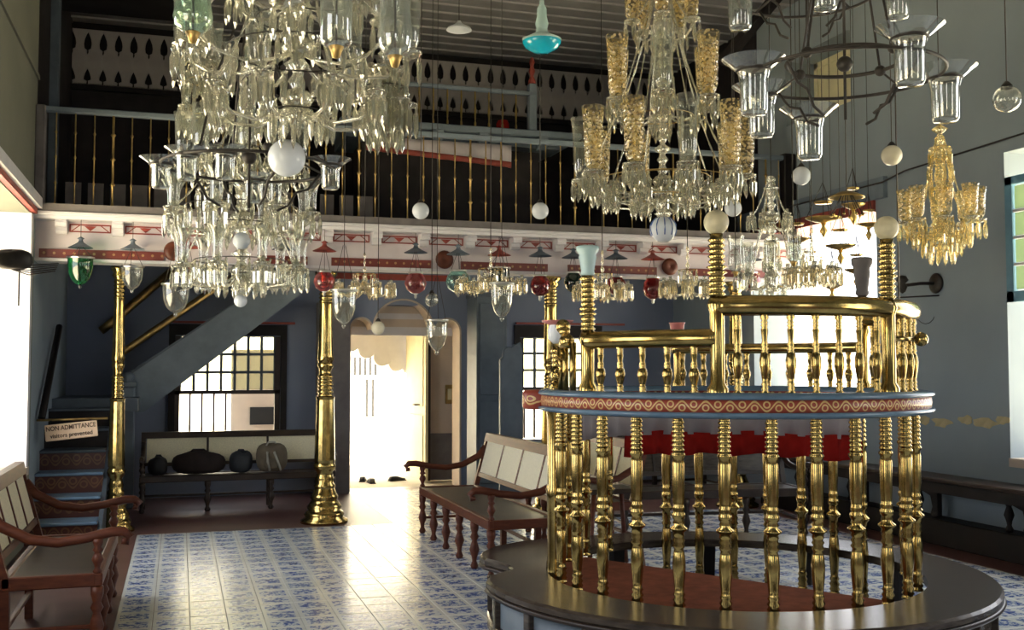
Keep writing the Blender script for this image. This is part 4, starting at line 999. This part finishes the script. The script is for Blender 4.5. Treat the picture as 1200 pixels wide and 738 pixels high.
# big amber-shaded chandelier over the platform
d = 6.8; s = d / F
c = pos(777, 256, d)
t = chandelier('amber and clear glass-shaded crystal chandelier hanging over the reading platform', c,
    [(.24, .52, 10, .16, 'mix', .064, .40, 10), (.17, .36, 8, .0, None, .05, .1, 9), (.72, .33, 6, .1, 'mix', .066, .40, 8), (1.25, .2, 5, .5, 'a', .05, .22, 5)], 1.6, finial=None, skirt=((.14, .2, 20), (.26, .3, 30), (.24, .44, 34), (.66, .2, 14)), metal='brass_dull', stem_r=.035, ps=1.1)
fb = obj('finial_ball', ballf(.085), 'opal', t, (0, 0, -.07)); fb['label'] = 'white ball painted with blue and red stripes'
m_ = MB()
for k in range(10):
    a = 2 * pi * k / 10
    m_.tube([(.0868 * cos(e) * cos(a), .0868 * cos(e) * sin(a), .0868 * sin(e)) for e in (-.5, -.1, .3, .7, 1.0)], .004, 4)
obj('painted_stripes', m_, MT['turq'] if False else simple('blue_stripe_paint', (.05, .12, .35), .3), fb)
# left crystal mass: lower chandelier
c = pos(282, 345, 6.3)
t = chandelier('bright crystal chandelier with stacked tiers, lowest hanging at the left', c,
    [(.14, .36, 9, .1, 'f', .045, .2, 6), (.46, .42, 8, .4, 'f', .055, .2, 5), (.78, .34, 8, .0, 'h', .05, .26, 5)], 1.15, finial=(.038, 'opal'), skirt=((.12, .14, 14), (.2, .27, 26), (.42, .2, 16), (.52, .33, 26), (.62, .26, 20), (.86, .2, 16)), metal='iron', stem_r=.04, ps=1.15)
gb_ = obj('opal_ball', ballf(.05), 'opal', t, tuple(pos(283, 282, 6.1) - c)); 
# upper left chandelier, larger, with tall hurricane shades
c = pos(347, 146, 4.2)
t = chandelier('large brass-armed chandelier with tall hurricane glasses at the top left', c,
    [(.10, .33, 8, .3, None, .032, .16, 7), (.31, .45, 7, .05, 'h', .06, .28, 6), (.53, .26, 6, .5, 'h', .048, .24, 6)], 1.05, finial=None, skirt=((.05, .1, 12), (.16, .21, 20), (.29, .27, 26), (.42, .16, 14)), armmat='crystal', metal='iron', stem_r=.032, ps=1.05)
t.name = 'brass_chandelier'
c = pos(238, 150, 7.2)
chandelier('narrow crystal chandelier with lamp globe glass at the far left of the cluster', c, [(.1, .14, 5, 0, 'f', .05, .2, 6), (.4, .16, 4, .4, 'h', .055, .24, 6)], .9, skirt=((.08, .09, 10), (.32, .12, 12)), metal='brass_dark', ps=1.4, name='crystal_pendant')
# big opal ball in front of the left cluster
tb = ball_lamp('large opal white ball hung against the left crystal chandelier', 336, 185, 4.62, 22, 'opal')
# free tall glasses hung near the camera
def tall_glass(label, px, py, d, rp, hp, mat='glass', round_=False, parent=None):
    c = pos(px, py, d); r = rp * d / F; h = hp * d / F
    t = thing('hurricane_lamp', label, 'lamp', c, group='tall hurricane glasses near the ceiling')
    pr = [(0, 0), (r * .7, .0), (r, h * .06), (r, h * .5), (r, h)] if not round_ else [(0, 0), (r * .5, .0), (r * .9, h * .1), (r * 1.0, h * .25), (r * .85, h * .55), (r * .95, h * .85), (r * 1.15, h)]
    obj('glass_cylinder', MB().lathe(pr, 24), mat, t); obj('socket', MB().lathe([(0, -.04), (.012, -.035), (.018, -.015), (.026, .0), (0, .004)], 14), 'brass_dull', t)
    cord(t, .0, ZC - c.z); return t
tall_glass('thick clear hurricane glass with bright reflections beside the brass chandelier', 394, 55, 3.45, 19, 90, 'glass_thick')
tall_glass('yellowish hurricane glass right of the brass chandelier', 463, 66, 3.5, 21, 100, 'glass_thick', True)
tall_glass('greenish rounded lamp glass above the narrow pendant', 226, 38, 3.6, 23, 70, 'glass_green', True)


# iron hoop lamps with bell glasses -----------------------------------
def hoop_lamp(label, c, R, rots, glass_r, glass_h, inner=True, n_rod=4, ztop=ZC, mats=None, iron='iron'):
    t = thing('ring_lamp', label, 'lamp', c)
    obj('hoop', MB().tube([(R * cos(2 * pi * i / 48), R * sin(2 * pi * i / 48), 0) for i in range(48)], .008, 6, closed=True), iron, t)
    if inner:
        for rr, zz in ((R * .6, .06), (R * .42, .42)): obj('inner_hoop', MB().tube([(rr * cos(2 * pi * i / 40), rr * sin(2 * pi * i / 40), zz) for i in range(40)], .009, 6, closed=True), iron, t)
    for k in range(n_rod):
        a = 2 * pi * k / n_rod + .3
        obj('chain_rod', MB().tube([(R * cos(a), R * sin(a), 0), (R * .6 * cos(a), R * .6 * sin(a), .06), (R * .42 * cos(a), R * .42 * sin(a), .42), (0, 0, .9)], .006, 5), iron, t)
        obj('rod_knob', ballf(.025), iron, t, (R * .6 * cos(a), R * .6 * sin(a), .06))
        obj('drop_scroll', MB().tube([(R * .9 * cos(a), R * .9 * sin(a), 0), (R * .75 * cos(a), R * .75 * sin(a), -.08), (R * .6 * cos(a), R * .6 * sin(a), -.1), (R * .5 * cos(a), R * .5 * sin(a), -.17), (R * .35 * cos(a), R * .35 * sin(a), -.2)], .007, 5), iron, t)
    obj('centre_rod', MB().tube([(0, 0, -.2), (0, 0, ztop - c[2])], .007, 6), iron, t); obj('centre_knob', ballf(.035), iron, t, (0, 0, .05))
    for k, (a, extra, *dz) in enumerate(rots):
        dz = dz[0] if dz else 0
        RR = R * extra
        x, y = RR * cos(a), RR * sin(a)
        h_ = obj('holder_ring', MB().tube([(glass_r * .6 * cos(2 * pi * i / 20), glass_r * .6 * sin(2 * pi * i / 20), 0) for i in range(20)], .008, 5, closed=True), iron, t, (x, y, dz))
        if dz: obj('holder_arm', MB().tube([(0, 0, 0), (.02, 0, -dz)], .006, 5), iron, h_)
        if extra > 1.05: obj('holder_arm', MB().tube([(R * cos(a) - x, R * sin(a) - y, 0), (-glass_r * .6 * cos(a), -glass_r * .6 * sin(a), 0)], .008, 5), iron, h_)
        obj('bell_glass', cm(('bellglass', glass_r, glass_h), lambda: MB().lathe([(.004, 0), (glass_r * .42, .003), (glass_r * .5, glass_h * .08), (glass_r * .52, glass_h * .6), (glass_r * .6, glass_h * .78), (glass_r * .95, glass_h * .92), (glass_r * 1.18, glass_h)], 22)), 'glass' if not mats else MT[mats[k % len(mats)]], h_, (0, 0, -glass_h * .8))
    return t
c = pos(990, 88, 4.7)
camd = -TH
hoop_lamp('dark iron ring lamp with flared bell glasses under the ceiling at the right', c, .42,
    [(camd + 0.12, 1.12), (camd + radians(190), 1.02), (camd + radians(292), .95, .05), (camd + radians(97), .95, -.1), (camd + radians(128), 1.1)], .118, .25, mats=['glass_thick'])
c = pos(945, -6, 5.6)
hoop_lamp('upper dark iron ring lamp cut by the picture top at the right', c, .36, [(camd + radians(185), 1.0), (camd + radians(-25), 1.25), (camd + radians(270), .9)], .12, .25, False, mats=['glass_thick'])
c = pos(452, 160, 5.7)
chandelier('slender prism pendant hanging between the brass chandelier and the small opal globe', c, [(.16, .12, 6, 0, None, .05, .2, 7), (.34, .08, 5, .4, None, .04, .24, 6)], .5, skirt=((.1, .09, 10), (.26, .12, 12)), metal='iron', ps=1.5, chains=False, name='crystal_pendant')
c = pos(292, 196, 5.15)
hoop_lamp('thin iron ring lamp with small bell glasses round the left crystal chandelier', c, .41, [(camd + radians(192), 1.0), (camd + radians(-8), 1.0), (camd + radians(235), .9), (camd + radians(100), .9), (camd + radians(265), .8)], .085, .15, False, 4, mats=['glass_thick'])

# smaller lustres ------------------------------------------------------
c = pos(1104, 296, 7.4)
chandelier('gold-lit crystal chandelier hanging before the right wall', c, [(.2, .24, 8, .2, 'h', .05, .22, 6)], .85, 'crystal_warm', 'crystal_warm', skirt=((.05, .08, 10), (.1, .13, 14), (.16, .19, 20), (.5, .07, 10), (.62, .08, 10), (.74, .07, 10)), stem_r=.035, ps=1.1, metal='brass')
c = pos(905, 345, 8.6)
chandelier('crystal chandelier hanging low behind the high brass handrail', c, [(.14, .26, 8, .2, 'h', .045, .24, 5), (.62, .16, 5, 0, None, .03, .1, 6)], .95, skirt=((.06, .1, 10), (.3, .07, 10), (.42, .06, 8)), stem_r=.04, ps=1.0, metal='brass')
for l, px, py, d, R, kind in (
    ('small gilt chandelier of short prisms hung beside the column left of the doorway', 427, 345, 10.3, .27, None),
    ('small gilt chandelier of short prisms hung above the doorway arch', 575, 340, 10.0, .3, None),
    ('small gilt chandelier of short prisms behind the pale blue cup of the platform', 706, 348, 9.2, .22, None),
    ('small gilt chandelier of short prisms left of the platform globe post', 806, 344, 9.0, .2, None),
    ('small gilt chandelier of prisms at the bright right window', 952, 330, 8.0, .18, None)):
    c = pos(px, py, d)
    t = chandelier(l, c, [(.08, R, 8, .3, kind, .04, .1, 7)], .42, 'crystal_pale', 'crystal_pale', ztop=3.06 if c.y > 10.5 else ZC, skirt=((.2, R * .4, 8),), chains=False, name='small_chandelier', group='small gilt prism chandeliers', stem_r=.012, metal='brass', ps=1.15)
# brass oil lamps hanging before the right window
def oil_lamp(label, px, py, d, r):
    c = pos(px, py, d); t = thing('oil_lamp', label, 'lamp', c, group='brass oil lamps before the right window')
    obj('oil_dish', MB().lathe([(0, 0), (.02, .005), (r * .6, .02), (r, .04), (r * 1.05, .05), (r * .9, .045), (0, .03)], 18), 'brass_dark', t)
    obj('drip_bulb', MB().lathe([(0, -.12), (.012, -.1), (.03, -.06), (.012, -.02), (.02, .005), (0, .01)], 10), 'brass_dark', t)
    obj('upper_dish', MB().lathe([(0, .16), (r * .5, .165), (r * .55, .18), (0, .175)], 14), 'brass_dark', t)
    for k in range(3):
        a = 2 * pi * k / 3 + .3; obj('chain', MB().tube([(r * cos(a), r * sin(a), .045), (0, 0, .34)], .003, 4), 'iron', t)
    cord(t, .03, ZC - c.z, 'iron', .003)
for k, (px, py, d, r) in enumerate(((965, 262, 8.6, .14), (985, 294, 8.8, .12), (1004, 322, 9.2, .1), (950, 318, 9.4, .1), (975, 340, 9.0, .09), (1018, 268, 10.0, .1), (935, 286, 9.0, .1), (1000, 246, 8.4, .09))):
    oil_lamp(('wide-dished brass oil lamp topmost before the right window', 'brass oil lamp second below the widest one before the right window', 'small brass oil lamp near the grey vase post', 'small brass oil lamp low by the crystal chandelier at the window', 'lowest brass oil lamp before the right window', 'brass oil lamp nearest the right edge of the bright window', 'brass oil lamp nearest the gallery end before the window', 'smallest brass oil lamp against the red window lintel')[k], px, py, d, r)
c = pos(992, 232, 7.6)
t = thing('dish_lamp', 'shallow brass dish lamp with hanging drops above the right window', 'lamp', c)
obj('dish', MB().lathe([(0, .05), (.05, .045), (.125, .01), (.13, 0), (.12, .005), (.05, .035), (0, .04)], 22), 'brass_dark', t)
for k in range(8):
    a = 2 * pi * k / 8; o_ = obj('drop_wire', MB().tube([(.03 * cos(a), .03 * sin(a), .035), (.11 * cos(a), .11 * sin(a), -.12)], .003, 4), 'iron', t)
    obj('drop_bead', ballf(.011), 'brass', o_, (.11 * cos(a), .11 * sin(a), -.125))
cord(t, .045, ZC - c.z)
# vase-shaped lamp cups standing against the platform end (small glass between lustres)
tall_glass('slim clear hurricane glass behind the platform globe post', 862, 318, 8.2, 9, 42, 'glass', True)
tall_glass('slim clear hurricane glass left of the bright right window', 930, 306, 7.3, 9, 36, 'glass', True)

# wall lamp on the right wall
p = at(1098, 332, 0, XR)
t = thing('wall_sconce', 'dark iron wall lamp bracket with a round back plate on the right wall', 'sconce', (XR, p[1], p[2]))
obj('back_plate', MB().lathe([(0, 0), (.09, 0), (.1, .015), (.08, .03), (0, .035)], 22), 'iron', t, rot=(0, -pi / 2, 0))
obj('bracket_arm', MB().tube([(0, 0, 0), (-.15, .05, 0), (-.3, .1, -.02)], .016, 8), 'iron', t)
obj('burner', MB().lathe([(0, -.1), (.03, -.08), (.05, -.03), (.03, 0), (.06, .03), (.04, .07), (0, .08)], 14), 'iron', t, (-.32, .1, 0))
obj('lower_rod', MB().tube([(-.02, -.05, -.12), (-.42, .12, -.14)], .008, 6), 'iron', t)
obj('wire_loop', MB().tube([(-.1 + .12 * cos(a), .05, -.25 + .14 * sin(a)) for a in [i * pi / 8 - pi for i in range(9)]], .003, 4), 'iron', t)
# stay rod across the right wall
t = obj('stay_rod', MB().tube([at(925, 242, 0, XR - .12), at(1035, 213, 0, XR - .1), at(1060, 200, 0, XR - .1), at(1200, 156, 0, XR - .1), at(1320, 110, 0, XR - .01)], .009, 6), 'iron', None)
tag(t, 'thin dark rod running slanting along the upper right wall', 'rod')
t = obj('hanging_wire', MB().tube([(pos(1050, 160, 8.2).x, pos(1050, 160, 8.2).y, 2.0), (pos(1050, 160, 8.2).x, pos(1050, 160, 8.2).y, ZC)], .006, 5), 'iron', None)
tag(t, 'long dark wire hanging straight down beside the gold-lit chandelier', 'wire')
# flaking yellow patches on the right wall
pm = simple('flaked_ochre_plaster', (.5, .42, .24), .9, 0, .15, 12, .1)
for k, (px, w) in enumerate(((1083, .1), (1104, .16), (1132, .1), (1155, .2), (1174, .1))):
    p = at(px, 492 + (k % 2) * 3, 0, XR); r = random.Random(k); pl = []
    for i in range(14):
        a = 2 * pi * i / 14; q = .6 + .5 * r.random(); pl.append((w * cos(a) * q, .05 * sin(a) * q))
    struct('plaster_patch', MB().prism(pl, .004, 'yz', -.0045), pm, loc=(XR, p[1], p[2]))
# left wall sconce silhouette before the bright window
c = pos(14, 306, 7.6)
t = thing('flower_sconce', 'dark branching wall lamp silhouetted against the bright left window', 'sconce', (c.x, c.y, c.z))
obj('lamp_head', lump(.26, .16, .14, 4), 'iron', t, (0, 0, -.06))
for k in range(5): obj('branch', MB().tube([(0, 0, -.06), (.12, .03 * k - .06, -.1 + .02 * k), (.3, .05 * k - .1, -.07 + .018 * k)], .004, 4), 'iron', t)
obj('wall_arm', MB().tube([(0, 0, -.03), (XL - c.x - .0, .1, -.05)], .012, 6), 'iron', t)
obj('hanging_stem', MB().tube([(.05, 0, -.05), (.05, 0, -.32)], .006, 5), 'iron', t)
